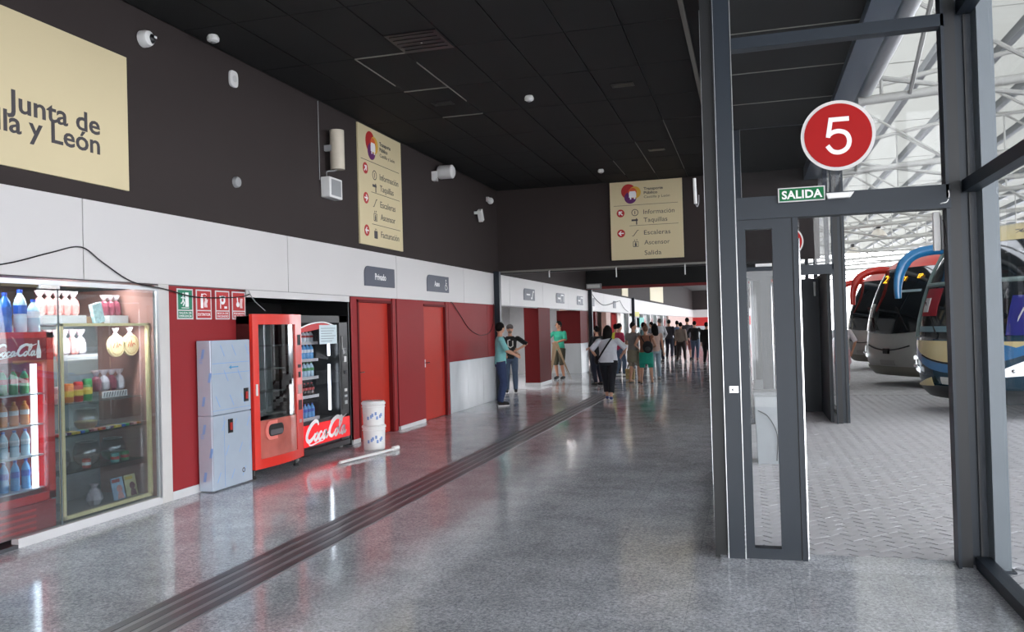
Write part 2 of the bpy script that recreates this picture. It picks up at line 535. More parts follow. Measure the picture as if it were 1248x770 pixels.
# red wall round the doors
struct(box('wall_left', red_wall, W - 0.25, W, 11.0, 11.28, 0.0, 2.172))
struct(box('wall_left', red_wall, W - 0.25, W, 11.28, 12.5, 2.115, 2.172))
struct(box('wall_left', red_wall, W - 0.25, W + 0.02, 12.5, 12.62, 0.0, 2.172))
struct(box('trim_4', black_plastic, W - 0.2, W + 0.005, 12.62, 12.67, 0.0, 2.17))
struct(box('wall_left', red_wall, W - 0.25, W + 0.02, 12.67, 13.84, 0.06, 2.172))
struct(box('baseboard_left', skirting, W - 0.2, W + 0.035, 12.70, 13.80, 0, 0.06))
struct(box('baseboard_left', skirting, W - 0.2, W + 0.02, 11.0, 11.25, 0, 0.06))
struct(box('wall_left', red_wall, W - 0.25, W, 13.84, 14.96, 2.11, 2.172))
struct(box('wall_left', red_wall, W - 0.25, W + 0.02, 14.96, 15.10, 0.0, 2.172))
struct(box('trim_5', black_plastic, W - 0.2, W + 0.005, 15.10, 15.14, 0.0, 2.17))
rw = struct(box('wall_left', joint_red, W - 0.25, W - 0.012, 15.14, 18.24, 1.0, 2.172))
box('panel', red_wall, W - 0.012, W + 0.01, 15.145, 17.60, 1.005, 2.172, rw)
box('panel', red_wall, W - 0.012, W + 0.01, 17.612, 18.24, 1.005, 2.172, rw)
rw = struct(box('wall_left', mat('stone_joint', (120, 124, 128), 0.5), W - 0.25, W - 0.012, 15.14, 18.24, 0, 1.0))
for a, b in ((15.145, 16.17), (16.176, 17.20), (17.206, 18.24)):
    box('stone_panel', marble, W - 0.012, W + 0.014, a, b, 0.004, 1.0, rw)

# doors
d1 = struct(box('door_1', red_door, W - 0.10, W - 0.055, 11.30, 12.48, 0.01, 2.10))
MB().box(W - 0.10, W + 0.012, 11.26, 11.31, 0, 2.13).box(W - 0.10, W + 0.012, 12.46, 12.51, 0, 2.13).box(W - 0.10, W + 0.012, 11.26, 12.51, 2.09, 2.13).build('door_frame', dark_red, d1)
hd = MB().box(W - 0.055, W - 0.046, 11.34, 11.385, 0.90, 1.11).build('handle_plate', alu, d1)
MB().tube([(W - 0.046, 11.362, 1.03), (W - 0.005, 11.362, 1.03), (W - 0.005, 11.47, 1.03)], 0.009).build('door_handle', chrome, hd)
d2 = struct(box('door_2', red_door, W - 0.07, W - 0.02, 13.86, 14.94, 0.01, 2.08))
MB().box(W - 0.10, W + 0.03, 14.92, 14.97, 0, 2.11).box(W - 0.10, W + 0.03, 13.84, 14.97, 2.07, 2.11).build('door_frame', dark_red, d2)
hd = MB().box(W - 0.02, W - 0.011, 13.89, 13.95, 0.97, 1.11).build('handle_plate', alu, d2)
MB().tube([(W - 0.011, 13.92, 1.05), (W + 0.035, 13.92, 1.05), (W + 0.035, 14.02, 1.05)], 0.011).build('door_handle', chrome, hd)
for dd in (d1, d2): pass
# service rooms behind the wall (closed backs so that nothing shines through)
struct(box('wall_left', plaster, -9.6, -9.5, Y0, YE, 0, 3.1))
struct(box('ceiling', plaster, -9.6, W - 0.25, Y0, YE, 3.0, 3.1))

# the recess beyond the doors: grey-white stone back wall, columns
struct(box('wall_left', mat('recess_wall', (205, 205, 206), 0.6), -8.30, W - 0.25, 18.24, 18.36, 0, 3.0))
struct(box('wall_back', mat('recess_wall'), -9.5, -6.42, 28.2, 28.35, 0, 3.0))
struct(box('wall_left', mat('recess_wall'), -8.32, -8.2, 18.3, 28.2, 0, 3.0))
rc = struct(box('wall_left', dark_red, -6.02, -5.60, 22.1, 23.45, 0.10, 2.172))
struct(box('baseboard_left', skirting, -6.03, -5.59, 22.09, 23.46, 0, 0.10))
struct(box('wall_left', dark_red, -6.45, -5.62, 28.0, 29.3, 1.03, 2.172))
struct(box('wall_left', marble, -6.45, -5.62, 28.0, 29.3, 0.0, 1.03))
# shop fronts and ticket windows further along
struct(box('wall_left', dark_red, W - 0.2, W + 0.01, 31.0, 31.4, 0, 2.172))
pinkw = mat('pale_pink_wall', (196, 160, 150), 0.6)
struct(box('wall_left', pinkw, -8.4, -8.3, 29.3, 60, 0, 3.0))
struct(box('wall_left', pinkw, W - 0.2, W, 33.5, 34.6, 0, 2.172))
struct(box('wall_left', dark_red, W - 0.2, W + 0.02, 36.0, 36.35, 0, 2.172))
ticket_glass = mat('ticket_window_glass', (120, 134, 132), 0.15, noise=0.15, nscale=1.2)
wn_i = 1
for i, yy in enumerate((37.2, 39.7, 42.4, 45.3, 48.6, 52.2, 56.0)):
    gap = (2.5, 2.7, 2.9, 3.3, 3.6, 3.8, 4.0)[i]
    wi = struct(box('window_%d' % (i + 1), ticket_glass, W - 0.14, W - 0.10, yy + 0.3, yy + gap, 0.95, 2.165))
    MB().box(W - 0.2, W, yy + 0.3, yy + gap, 0.90, 0.95).build('window_sill', skirting, wi)
    struct(box('wall_left', plaster, W - 0.2, W - 0.02, yy + 0.3, yy + gap, 0, 0.9))
    struct(box('trim_6', white_panel, W - 0.2, W + 0.03, yy, yy + 0.3, 0, 2.172))
struct(box('wall_left', pinkw, W - 0.2, W, 60.0, YE, 1.03, 2.172))
struct(box('wall_left', marble, W - 0.2, W, 60.0, YE, 0, 1.03))
# end wall: white, red stripe, white, dark above
struct(box('wall_back', marble, W, 1.5, YE, YE + 0.2, 0, 1.25))
struct(box('wall_back', mat('red_stripe', (196, 44, 44), 0.5), W, 1.5, YE, YE + 0.2, 1.25, 2.12))
struct(box('wall_back', white_panel, W, 1.5, YE, YE + 0.2, 2.12, 2.89))
struct(box('wall_back', black_wall, W, 1.5, YE, YE + 0.2, 2.89, 4.86))

# steel posts along the wall
for yy, s_ in ((18.15, 'beside the two chatting men'), (29.6, 'behind the green-shirted man and the cardboard'), (41.0, 'in the middle of the far crowd')):
    p = thing('steel_post', 'slim dark steel post against the white band ' + s_, 'post', (W + 0.10, yy, 0))
    MB().box(W + 0.035, W + 0.165, yy - 0.07, yy + 0.07, 0.012, 2.93).build('shaft', navy, p)
    MB().box(W + 0.03, W + 0.20, yy - 0.10, yy + 0.10, 0, 0.012).build('base_plate', navy, p)

# bulkheads across the hall
bk = struct(box('wall_back', black_wall, W, 1.45, 18.6, 18.85, 2.93, 4.86))
MB().box(W + 0.05, -0.45, 18.57, 18.6, 2.92, 2.965).build('edge_profile', rail_bare, bk)
MB().box(W + 0.05, 1.0, 18.6, 18.9, 2.90, 2.93).build('edge_profile', ceil_rail, bk)
bk = struct(box('wall_back', ceil_black, W, 1.45, 29.45, 29.75, 3.02, 4.86))
MB().box(W, 1.45, 29.40, 29.78, 2.93, 3.02).build('edge_profile', mat('red_edge', (120, 34, 34), 0.6), bk)

# ceiling: backing slab, rails and tiles
cs = struct(box('ceiling', ceil_rail, W - 0.25, 1.50, Y0, YE, 4.865, 5.1))
tile_me = None
ix = 0
XS = [-5.63 + 0.6285 * i for i in range(9)]
YS = [8.83 + 1.45 * i for i in range(-9, 7)]
for i in range(8):
    for j in range(len(YS)):
        y0_ = YS[j]; y1_ = min(y0_ + 1.45, 18.58)
        if y1_ - y0_ < 0.2: continue
        full = abs((y1_ - y0_) - 1.45) < 0.01
        x0_, x1_ = XS[i], XS[i + 1]
        if full and tile_me is not None:
            o = bpy.data.objects.new('ceiling_tile', tile_me); COL.objects.link(o)
            o.parent = cs
            o.location = Vector((x0_, y0_, 4.85)) - cs.location
        else:
            mb = MB(); g = 0.008; w_ = 0.6285; d_ = y1_ - y0_
            mb.box(g, w_ - g, g, d_ - g, 0.0, 0.02)
            o = mb.build('ceiling_tile', ceil_black, cs, local=True)
            o.location = Vector((x0_, y0_, 4.85)) - cs.location
            if full: tile_me = o.data
# bare metal rails that show as light lines
def rail(x0, x1, y0, y1):
    MB().box(x0 - 0.004, x1 + 0.004, y0 - 0.004, y1 + 0.004, 4.838, 4.852).build('bare_rail', rail_bare, cs)
for (i, ya, yb) in ((6, 14.6, 17.7), (7, 13.2, 17.5), (5, 16.1, 17.7), (3, 9.2, 11.0)):
    rail(XS[i], XS[i], ya, yb)
for (ia, ib, j) in ((2, 3, 11), (2, 3, 10), (2, 3, 9)):
    rail(XS[ia], XS[ib], YS[j], YS[j])
rail(XS[2], XS[2], YS[9], YS[10] - 0.3)
# light edge trim at the right side of the tiled field, dark gap beyond it
MB().box(-0.60, -0.55, Y0, 18.58, 4.82, 4.86).build('edge_trim', rail_bare, cs)
MB().box(-0.545, 1.45, Y0, 18.58, 4.85, 4.87).build('edge_strip', ceil_black, cs)
# grey ceiling far beyond the second bulkhead
struct(box('ceiling', mat('grey_ceiling', (96, 94, 92), 0.7), W, 1.45, 45, YE, 4.82, 4.864))
# roof over the hall
struct(box('ceiling', black_wall, -9.8, 1.50, Y0, YE, 5.1, 5.6))

for (x, y, e, lb) in ((-7.2, 22.5, 38, 'added area light brightening the recess beyond the red doors'), (-7.2, 35.0, 70, 'added area light brightening the far shop area')):  # fill lights added to brighten the dark rooms behind the wall
    ld = bpy.data.lights.new('room_fill_light', 'AREA'); ld.shape = 'RECTANGLE'; ld.size = 0.6; ld.size_y = 2.4; ld.energy = e; ld.color = (1, 0.98, 0.95)
    lo = bpy.data.objects.new('room_fill_light', ld); COL.objects.link(lo); lo.location = (x, y, 2.95)
    lo['label'] = lb; lo['category'] = 'lamp'

# wall added behind the photographer to cut bright sky light; solid above, open below
struct(box('wall_front', black_wall, W, 1.5, Y0 - 0.2, Y0, 2.6, 4.86))
struct(box('wall_front', white_panel, W, -3.2, Y0 - 0.2, Y0, 0, 2.6))

# ================================================================== GLAZED FACADE AND DOORS
def pane(name, M_, w, h, parent, m=None):
    return MB().add([M_ @ Vector(q) for q in ((0, 0, 0), (w, 0, 0), (w, h, 0), (0, h, 0))], [(0, 1, 2, 3)]).build(name, m or glass, parent)

def door_face(yy, near):
    """transverse glazed screen with sidelight, open doorway, transoms (hall side faces the photographer)"""
    n1 = 'near' if near else 'far'
    w = thing('glazed_screen', ('anthracite steel and glass door screen under the round 5 sign, nearest the camera' if near else
              'second anthracite door screen farther out, seen through the open doorway'), 'door screen', (0.55, yy, 0))
    # stile against the hall side
    MB().box(-0.20, -0.085, yy - 0.06, yy + 0.06, 0, 4.84).build('corner_stile', navy, w)
    MB().box(-0.081, -0.077, yy - 0.062, yy + 0.05, 0, 4.84).build('weather_strip', alu, w)
    MB().box(-0.195, -0.191, yy - 0.064, yy - 0.06, 0, 4.84).build('weather_strip', alu, w)
    MB().box(-0.075, 1.27, yy - 0.05, yy + 0.05, 2.41, 2.50).build('header', navy, w)
    MB().box(-0.075, 1.27, yy - 0.065, yy + 0.05, 2.345, 2.41).build('header', navy, w)
    MB().box(-0.075, 1.27, yy - 0.05, yy + 0.05, 3.535, 3.615).build('transom', navy, w)
    MB().box(-0.075, 1.27, yy - 0.05, yy + 0.05, 4.72, 4.84).build('top_rail', navy, w)
    MB().box(1.262, 1.335, yy - 0.02, yy + 0.16, 0, 4.84).build('jamb', navy_dark, w)
    MB().box(1.245, 1.264, yy - 0.05, yy + 0.03, 0, 4.84).build('jamb_lining', navy, w)
    pane('pane', MY(-0.075, yy + 0.01, 2.50), 1.337, 1.035, w)
    pane('pane', MY(-0.075, yy + 0.01, 3.615), 1.337, 1.105, w)
    # sidelight leaf
    lf = MB()
    lf.box(-0.075, -0.018, yy - 0.045, yy + 0.035, 0.01, 2.345).box(0.158, 0.285, yy - 0.045, yy + 0.035, 0.01, 2.345)
    lf.box(-0.018, 0.158, yy - 0.045, yy + 0.035, 0.01, 0.085).box(-0.018, 0.158, yy - 0.045, yy + 0.035, 2.28, 2.345)
    lf = lf.build('side_leaf', navy, w)
    pane('pane', MY(-0.018, yy, 0.085), 0.176, 2.195, lf)
    MB().box(0.285, 0.292, yy - 0.03, yy + 0.03, 0.01, 2.345).build('gasket', navy_dark, w)
    MB().box(0.292, 0.327, yy - 0.05, yy + 0.04, 0.01, 2.345).build('leaf_stile', navy, w)
    MB().box(0.327, 0.336, yy - 0.058, yy + 0.05, 0.03, 2.20).build('edge_strip', chrome, w)
    lk = MB().box(-0.155, -0.095, yy - 0.078, yy - 0.06, 1.155, 1.20).build('lock_case', alu, w)
    MB().ball((-0.132, yy - 0.082, 1.177), 0.009).build('lock_knob', chrome, lk)
    return w

sc1 = door_face(6.0, True)
sc2 = door_face(13.8, False)
# glass leaf standing open in the far screen
ol = thing('open_door_leaf', 'dark glazed door leaf standing open behind the far screen', 'door', (1.2, 14.0, 0))
MB().box(1.17, 1.22, 13.95, 15.6, 0.01, 2.36).build('leaf', navy, ol)
MB().tube([(1.10, 15.50, 2.05), (1.10, 15.50, 2.30)], 0.018).build('closer', white_plastic, ol)
MB().box(0.84, 1.17, 15.55, 15.6, 0.01, 2.36).build('return_panel', navy, ol)
ol2 = thing('open_door_leaf', 'narrow glazed door leaf with a pale edge strip, seen through the near sidelight', 'door', (0.05, 15.2, 0))
MB().box(0.02, 0.06, 15.0, 15.05, 0.6, 2.45).box(0.30, 0.34, 15.0, 15.05, 0.6, 2.45).box(0.02, 0.34, 15.0, 15.05, 2.40, 2.45).box(0.02, 0.34, 15.0, 15.05, 0.0, 0.62).build('leaf_frame', steel_grey, ol2)
MB().box(0.0, 0.02, 14.98, 15.06, 0.62, 2.45).build('edge_strip', white_plastic, ol2)
pane('pane', MY(0.06, 15.03, 0.62), 0.24, 1.78, ol2, mat('dark_leaf_glass', (38, 46, 52), 0.35))

# corner column right of each doorway, with the outer steel column
def corner(yy, label):
    c = thing('corner_mullion', label, 'column', (1.38, yy, 0))
    MB().box(1.335, 1.445, yy + 0.05, yy + 0.16, 0, 4.84).build('shaft', navy, c)
    MB().box(1.395, 1.41, yy + 0.03, yy + 0.04, 0, 4.84).build('cover_strip', navy_dark, c)
    return c
corner(6.0, 'anthracite corner mullion right of the open doorway')
corner(13.8, 'anthracite corner mullion right of the far screen')
oc = thing('steel_column', 'grey box steel column standing outside the right-hand glazing', 'column', (1.56, 6.0, 0))
MB().box(1.455, 1.548, 5.95, 6.13, 0.012, 4.6).build('shaft', steel_grey, oc)
MB().box(1.452, 1.57, 5.92, 6.16, 0, 0.012).build('base_plate', navy, oc)

# right-hand glazing that runs back past the photographer
sg = thing('side_glazing', 'anthracite framed glass wall running along the right edge', 'glazing', (1.40, -0.5, 0))
MB().box(1.36, 1.45, Y0, 6.025, 0.0, 0.075).build('sill', navy, sg)
MB().box(1.355, 1.445, Y0, 6.025, 2.45, 2.53).build('transom', navy, sg)
MB().box(1.355, 1.445, Y0, 6.025, 3.62, 3.72).build('transom', navy, sg)
MB().box(1.355, 1.445, Y0, 6.025, 4.72, 4.84).build('top_rail', navy, sg)
for yy in (3.6, 1.2, -1.2, -3.6):
    MB().box(1.36, 1.44, yy - 0.04, yy + 0.04, 0.075, 4.72).build('mullion', navy, sg)
prev = 6.025
for yy in (3.6, 1.2, -1.2, -3.6):
    for z0, z1 in ((0.075, 2.45), (2.53, 3.62), (3.72, 4.72)):
        quad('x', 1.40, yy + 0.04, prev - (0.0 if prev > 6 else 0.04), z0, z1).build('pane', glass, sg)
    prev = yy

# side glazing of the hall between the door screens
hg = thing('hall_glazing', 'glass and dark panel side of the hall seen edge-on behind the door stile', 'glazing', (-0.25, 9.9, 0))
for z0, z1, nm in ((0.0, 0.07, 'sill'), (2.42, 2.50, 'transom'), (3.53, 3.61, 'transom'), (4.72, 4.84, 'top_rail')):
    MB().box(-0.285, -0.215, 6.07, 13.74, z0, z1).build(nm, navy, hg)
MB().box(-0.41, -0.285, 8.68, 8.82, 0.0, 4.84).build('mullion', navy, hg)
MB().box(-0.418, -0.411, 8.67, 8.69, 0.0, 4.84).build('cover_strip', alu, hg)
MB().box(-0.285, -0.215, 11.2, 11.3, 0.07, 4.72).build('mullion', navy, hg)
MB().box(-0.285, -0.205, 6.00, 6.07, 0.0, 4.84).build('mullion', navy_dark, hg)
for z0, z1 in ((0.07, 2.42), (2.50, 3.53), (3.61, 4.72)):
    MB().box(-0.285, -0.215, 6.07, 6.35, z0, z1).build('side_panel', navy, hg)
    for a, b in ((6.35, 8.68), (8.68, 11.2), (11.3, 13.74)):
        quad('x', -0.25, a, b, z0, z1).build('pane', glass, hg)
# beyond the second screen the glass front runs along the outer line again
fg = thing('far_glazing', 'glass front of the hall continuing beyond the far screen', 'glazing', (1.4, 30, 0))
MB().box(1.36, 1.44, 13.96, YE, 0.0, 0.07).build('sill', navy, fg)
MB().box(1.36, 1.44, 13.96, YE, 2.45, 2.53).build('transom', navy, fg)
MB().box(1.36, 1.44, 13.96, YE, 4.72, 4.84).build('top_rail', navy, fg)
yy = 16.4
prev = 13.96
while yy < 82:
    MB().box(1.36, 1.44, yy, yy + 0.08, 0.07, 4.72).build('mullion', navy, fg)
    quad('x', 1.40, prev, yy, 0.07, 2.45).build('pane', glass, fg)
    quad('x', 1.40, prev, yy, 2.53, 4.72).build('pane', glass, fg)
    prev = yy + 0.08
    yy += 2.9

# round stand number sign and SALIDA sign
def round_sign(yy, num, label, r=0.235):
    t = thing('round_sign', label, 'sign', (0.598, yy - 0.06, 2.64))
    MB().prism(circle_poly(r, 48, 0.598, 2.873), MY(0, yy - 0.06, 0), 0.012).build('rim', mat('sign_rim', (205, 202, 200), 0.5), t)
    MB().prism(circle_poly(r - 0.022, 48, 0.598, 2.873), MY(0, yy - 0.072, 0), 0.004).build('face', mat('sign_red', (158, 12, 12), 0.55, spec=0.2), t)
    if num == '5':
        F5 = MY(0.598, yy - 0.076, 2.757)
        mb = MB(); mb.ribbon([(0.072, 0.222), (-0.048, 0.222)], 0.030, F5, 0.002); mb.ribbon([(-0.040, 0.236), (-0.062, 0.105)], 0.028, F5, 0.0022)
        mb.ribbon([(p_.x, p_.y) for p_ in smooth_pts([(-0.066, 0.112), (-0.035, 0.136), (0.008, 0.143), (0.052, 0.124), (0.070, 0.078), (0.056, 0.028), (0.012, 0.002), (-0.035, 0.010), (-0.068, 0.050)], 5)], 0.029, F5, 0.0024)
        mb.build('numeral', white_ink, t)
    else: text(num, 0.33, MY(0.598, yy - 0.076, 2.755), white_ink, t, 'numeral', bold=-0.002, align='CENTER')
    return t
round_sign(6.0, '5', 'round red sign with a white 5 above the open doorway')
round_sign(13.8, '4', 'red round sign half hidden behind the near sidelight')
def salida(yy, label, lab2):
    t = thing('exit_sign', label, 'sign', (0.355, yy - 0.07, 2.446))
    MB().box(0.205, 0.505, yy - 0.085, yy - 0.066, 2.446, 2.542).build('board', white_panel, t)
    MB().box(0.213, 0.497, yy - 0.088, yy - 0.085, 2.453, 2.535).build('face', mat('exit_green', (8, 104, 58), 0.5, spec=0.2), t)
    text('SALIDA', 0.075, MY(0.356, yy - 0.088, 2.4675), white_ink, t, 'lettering', bold=0.0022, align='CENTER', sx=1.0, spacing=1.05)
    l_ = thing('emergency_lamp', lab2, 'lamp', (0.6, yy - 0.08, 2.455))
    mb = MB(); M_ = Matrix(((1, 0, 0, 0.5), (0, 0, -1, yy - 0.06), (0, 1, 0, 2.45), (0, 0, 0, 1)))
    mb.prism([(0.02, 0.0), (0.16, 0.0), (0.185, 0.035), (0.01, 0.035)], M_, 0.05)
    mb.build('housing', white_plastic, l_)
    MB().box(0.53, 0.65, yy - 0.112, yy - 0.110, 2.455, 2.478).build('diffuser', mat('lamp_diffuser', (240, 240, 236), 0.3), l_)
salida(6.0, 'green SALIDA exit sign on the near door header', 'white wedge-shaped emergency lamp right of the SALIDA sign')
e2 = thing('emergency_lamp', 'white emergency lamp on the far screen header', 'lamp', (0.23, 13.7, 2.50))
MB().box(0.10, 0.35, 13.69, 13.75, 2.50, 2.545).build('housing', white_plastic, e2)
# door closer device and its cable
dc = thing('door_closer', 'white vertical device with loose cable at the top right of the doorway', 'door closer', (1.22, 6.03, 2.08))
MB().box(1.185, 1.228, 6.06, 6.10, 2.08, 2.335).build('housing', white_plastic, dc, bevel=0.004)
MB().box(1.232, 1.243, 6.055, 6.09, 2.085, 2.31).build('mount_rail', grey_plastic, dc)
MB().box(1.14, 1.20, 6.055, 6.09, 2.352, 2.366).build('bracket', white_plastic, dc)
MB().tube(smooth_pts([(1.17, 6.05, 2.365), (1.21, 5.93, 2.375), (1.245, 5.93, 2.385), (1.262, 5.95, 2.43), (1.258, 5.95, 2.46)]), 0.0035, 6).build('cable', white_plastic, dc)
MB().tube(smooth_pts([(1.240, 6.05, 2.28), (1.244, 6.0, 2.2), (1.238, 6.0, 2.13), (1.252, 6.0, 2.08)]), 0.003, 6).build('cable', black_plastic, dc)

# white lamp tube with bracket on the column behind (upper right of the hall)
lt = thing('wall_lamp', 'slim white tube lamp on the dark column beside the cream hanging sign', 'lamp', (-0.52, 8.72, 2.75))
MB().tube([(-0.505, 8.66, 2.86), (-0.51, 8.66, 3.12)], 0.017, 10).build('tube', white_plastic, lt)
MB().tube(smooth_pts([(-0.505, 8.66, 2.86), (-0.49, 8.66, 2.83), (-0.475, 8.67, 2.87), (-0.472, 8.68, 2.95)]), 0.005, 6).build('cable', grey_plastic, lt)

# grey bin behind the sidelight
gb = thing('grey_bin', 'tall pale grey waste bin outside, seen through the near sidelight', 'bin', (0.22, 10.1, 0))
MB().prism([(0.0, 0.0), (0.42, 0.0), (0.45, 0.78), (-0.02, 0.78)], MY(0.03, 10.3, 0.0), 0.4).build('body', mat('bin_plastic', (150, 156, 160), 0.5), gb, bevel=0.01)
MB().box(0.0, 0.50, 9.88, 10.32, 0.78, 0.83).build('lid', mat('bin_lid', (120, 126, 130), 0.5), gb, bevel=0.01)
MB().tube(smooth_pts([(0.05, 9.885, 0.62), (0.16, 9.88, 0.55), (0.25, 9.88, 0.35), (0.24, 9.88, 0.05)]), 0.006, 6).build('cord', black_plastic, gb)

# ================================================================== OUTSIDE GROUND
gp = struct(box('ground', pave_m, 1.5, 60, -20, 110, -0.16, -0.006))
gp2 = struct(box('ground', pave_m, -0.25, 1.5, 6.06, 13.74, -0.0, 0.002))
# pavers laid diagonally: the nearest ones are individual pieces
paver_a = mat('concrete_paver', (196, 195, 200), 0.75, noise=0.12, nscale=9, bump=0.2, bscale=120)
g2 = struct(box('pavement', sandm, -0.25, 9.0, 6.05, 19.0, 0.0021, 0.004))
gx = g2.location
c45 = math.sqrt(0.5)
cells = []
# long axis along (1,1), rows step along (1,-1)
def visible(x, y):
    return -0.13 < x < 8.9 and 6.03 < y < 18.9 and (y > 13.7 or True) and not (x < 0.25 and y > 13.6) and x < 0.62 * y + 0.2 
for r_ in range(-160, 160):
    for q_ in range(-20, 150):
        u = q_ * 0.2 + (0.1 if r_ % 2 else 0.0) + (random.random() - 0.5) * 0.004
        v = r_ * 0.1
        x = (u + v) * c45; y_ = (u - v) * c45
        if visible(x, y_): cells.append((math.hypot(x - 0.8, y_), x, y_))
cells.sort()
pm = MB(); gL, gW = 0.010, 0.0022
pm.box(-0.1 + gL, 0.1 - gL, -0.05 + gW, 0.05 - gW, -0.002, 0.008)
struct(MB().prism([(5.80, 0.0), (6.115, 0.0), (6.115, 0.0165), (6.03, 0.0165)], Matrix(((0, 0, 1, -0.25), (1, 0, 0, 0), (0, 1, 0, 0), (0, 0, 0, 1))), 1.60).build('threshold', granite))
first = None
for (_, x, y_) in cells[:300]:
    if first is None:
        first = pm.build('paver', paver_a, g2, local=True); o = first
    else:
        o = bpy.data.objects.new('paver', first.data); COL.objects.link(o); o.parent = g2
    o.location = Vector((x, y_, 0.004 + random.uniform(-0.0012, 0.0012))) - gx
    o.rotation_euler = (random.uniform(-0.006, 0.006), random.uniform(-0.006, 0.006), math.pi / 4 + random.uniform(-0.008, 0.008))
rest = MB()
for (_, x, y_) in cells[300:]:
    M_ = Matrix.Translation((x, y_, 0.007 + random.uniform(-0.001, 0.001))) @ Matrix.Rotation(math.pi / 4 + random.uniform(-0.006, 0.006), 4, 'Z')
    jw = random.choice((0.0, 0.0, 0.004))
    p = [(-0.1 + gL, -0.05 + gW), (0.1 - gL - jw, -0.05 + gW), (0.1 - gL - jw, 0.05 - gW), (-0.1 + gL, 0.05 - gW)]
    top = [M_ @ Vector((a, b, 0.004)) for a, b in p]; bot = [M_ @ Vector((a, b, -0.005)) for a, b in p]
    rest.add(bot + top, [(4, 5, 6, 7), (0, 1, 5, 4), (1, 2, 6, 5), (2, 3, 7, 6), (3, 0, 4, 7)])
ro = rest.build('pavers', paver_a, g2, fix=False); ro['kind'] = 'stuff'

# ================================================================== CANOPY
roof_m = translucent_mat('canopy_sheet', (166, 166, 163), 0.7)
purlin_m = mat('purlin_steel', (120, 124, 128), 0.5, noise=0.05)
truss_m = mat('white_truss_paint', (158, 158, 154), 0.5, noise=0.03)
beam_m = mat('edge_beam_paint', (72, 84, 98), 0.45, noise=0.05)
RZ = 7.15
cn = thing('canopy_roof', 'translucent white canopy roof on steel trusses over the coach bays', 'canopy', (9.5, 30, RZ))
yy = 2.0 - 15
while yy < 76:
    MB().box(0.9, 17.5, yy, yy + 3.02, RZ + 0.12 + 0.012 * (int(yy) % 2), RZ + 0.13 + 0.012 * (int(yy) % 2)).build('roof_sheet', roof_m, cn)
    yy += 3.0
for i in range(11):
    x = 3.9 + 1.29 * i
    MB().box(x - 0.07, x + 0.07, -13, 76, RZ - 0.08, RZ + 0.12).build('purlin', purlin_m, cn)
MB().box(1.9, 2.05, -13, 76, 5.9, 6.15).build('purlin', purlin_m, cn)
# edge beam along the building
eb = thing('edge_beam', 'long dark blue-grey beam under the building edge outside', 'beam', (1.3, 30, 4.6))
MB().box(1.17, 1.45, 6.3, 76, 4.60, 4.84).build('beam', beam_m, eb)
gt = tag(MB().tube([(1.60, 6.3, 4.74), (1.60, 76, 4.74)], 0.10, 12).build('edge_pipe', mat('pipe_grey', (170, 172, 174), 0.4), None, smooth=True), 'pale grey round pipe running beside the dark edge beam', 'pipe')
soff = struct(box('ceiling', ceil_black, -0.21, 1.17, 6.08, 13.7, 4.70, 4.84))
for yj in (7.6, 9.1, 10.6, 12.1):
    MB().box(-0.21, 1.17, yj, yj + 0.012, 4.692, 4.70).build('soffit_joint', rail_bare, soff)

truss0 = None
for k, yy in enumerate((6.2, 12.2, 18.2, 24.2, 30.2, 36.2, 42.2, 48.2, 54.2, 60.2)):
    nm = ('first', 'second', 'third', 'fourth', 'fifth', 'sixth', 'seventh', 'eighth', 'ninth', 'last')[k]
    if truss0 is None:
        t = thing('roof_truss', '', 'truss', (1.5, yy, 4.6))
        MB().tube([(1.5, yy, 4.6), (9.5, yy, 5.05), (17.5, yy, 5.05)], 0.062, 10).build('bottom_chord', truss_m, t, smooth=True)
        MB().tube([(1.65, yy, 4.93), (2.56, yy, 4.72), (4.5, yy, 4.30), (8.0, yy, 4.3), (12, yy, 4.6)], 0.035, 8).build('tie', truss_m, t, smooth=True)
        MB().tube([(1.75, yy, 6.2), (5.0, yy, 6.75), (9.5, yy, 7.0), (17.5, yy, 7.0)], 0.05, 8).build('top_chord', truss_m, t, smooth=True)
        xb = [1.8, 3.9, 6.48, 9.06, 11.64, 14.2, 16.8]
        def zb(x): return 4.6 + 0.45 * min(1, (x - 1.5) / 8)
        def zt(x): return 6.2 + (0.55 * (x - 1.75) / 3.25 if x < 5 else 0.55 + 0.25 * min(1, (x - 5) / 4.5))
        for i, x in enumerate(xb):
            MB().tube([(x, yy, zb(x)), (x, yy, zt(x))], 0.025, 6).build('upright', truss_m, t)
            if i < len(xb) - 1:
                x2 = xb[i + 1]
                MB().tube([(x, yy, zt(x)), (x2, yy, zb(x2))], 0.03, 6).build('diagonal', truss_m, t)
        for i, x in enumerate(xb[:1]):
            MB().tube([(x, yy, zt(x) - 0.2), (x + 0.35, yy + 6.0, zb(x + 0.35))], 0.03, 6).build('long_brace', truss_m, t)
        truss0 = t; o = t
    else:
        o = copy_tree(truss0); o.location = (1.5, yy, 4.6)
    o['label'] = nm + ' white tubular roof truss counted from the camera under the canopy'
    if k == 9: o['label'] = 'farthest white tubular roof truss under the canopy'
    o['group'] = 'canopy trusses'

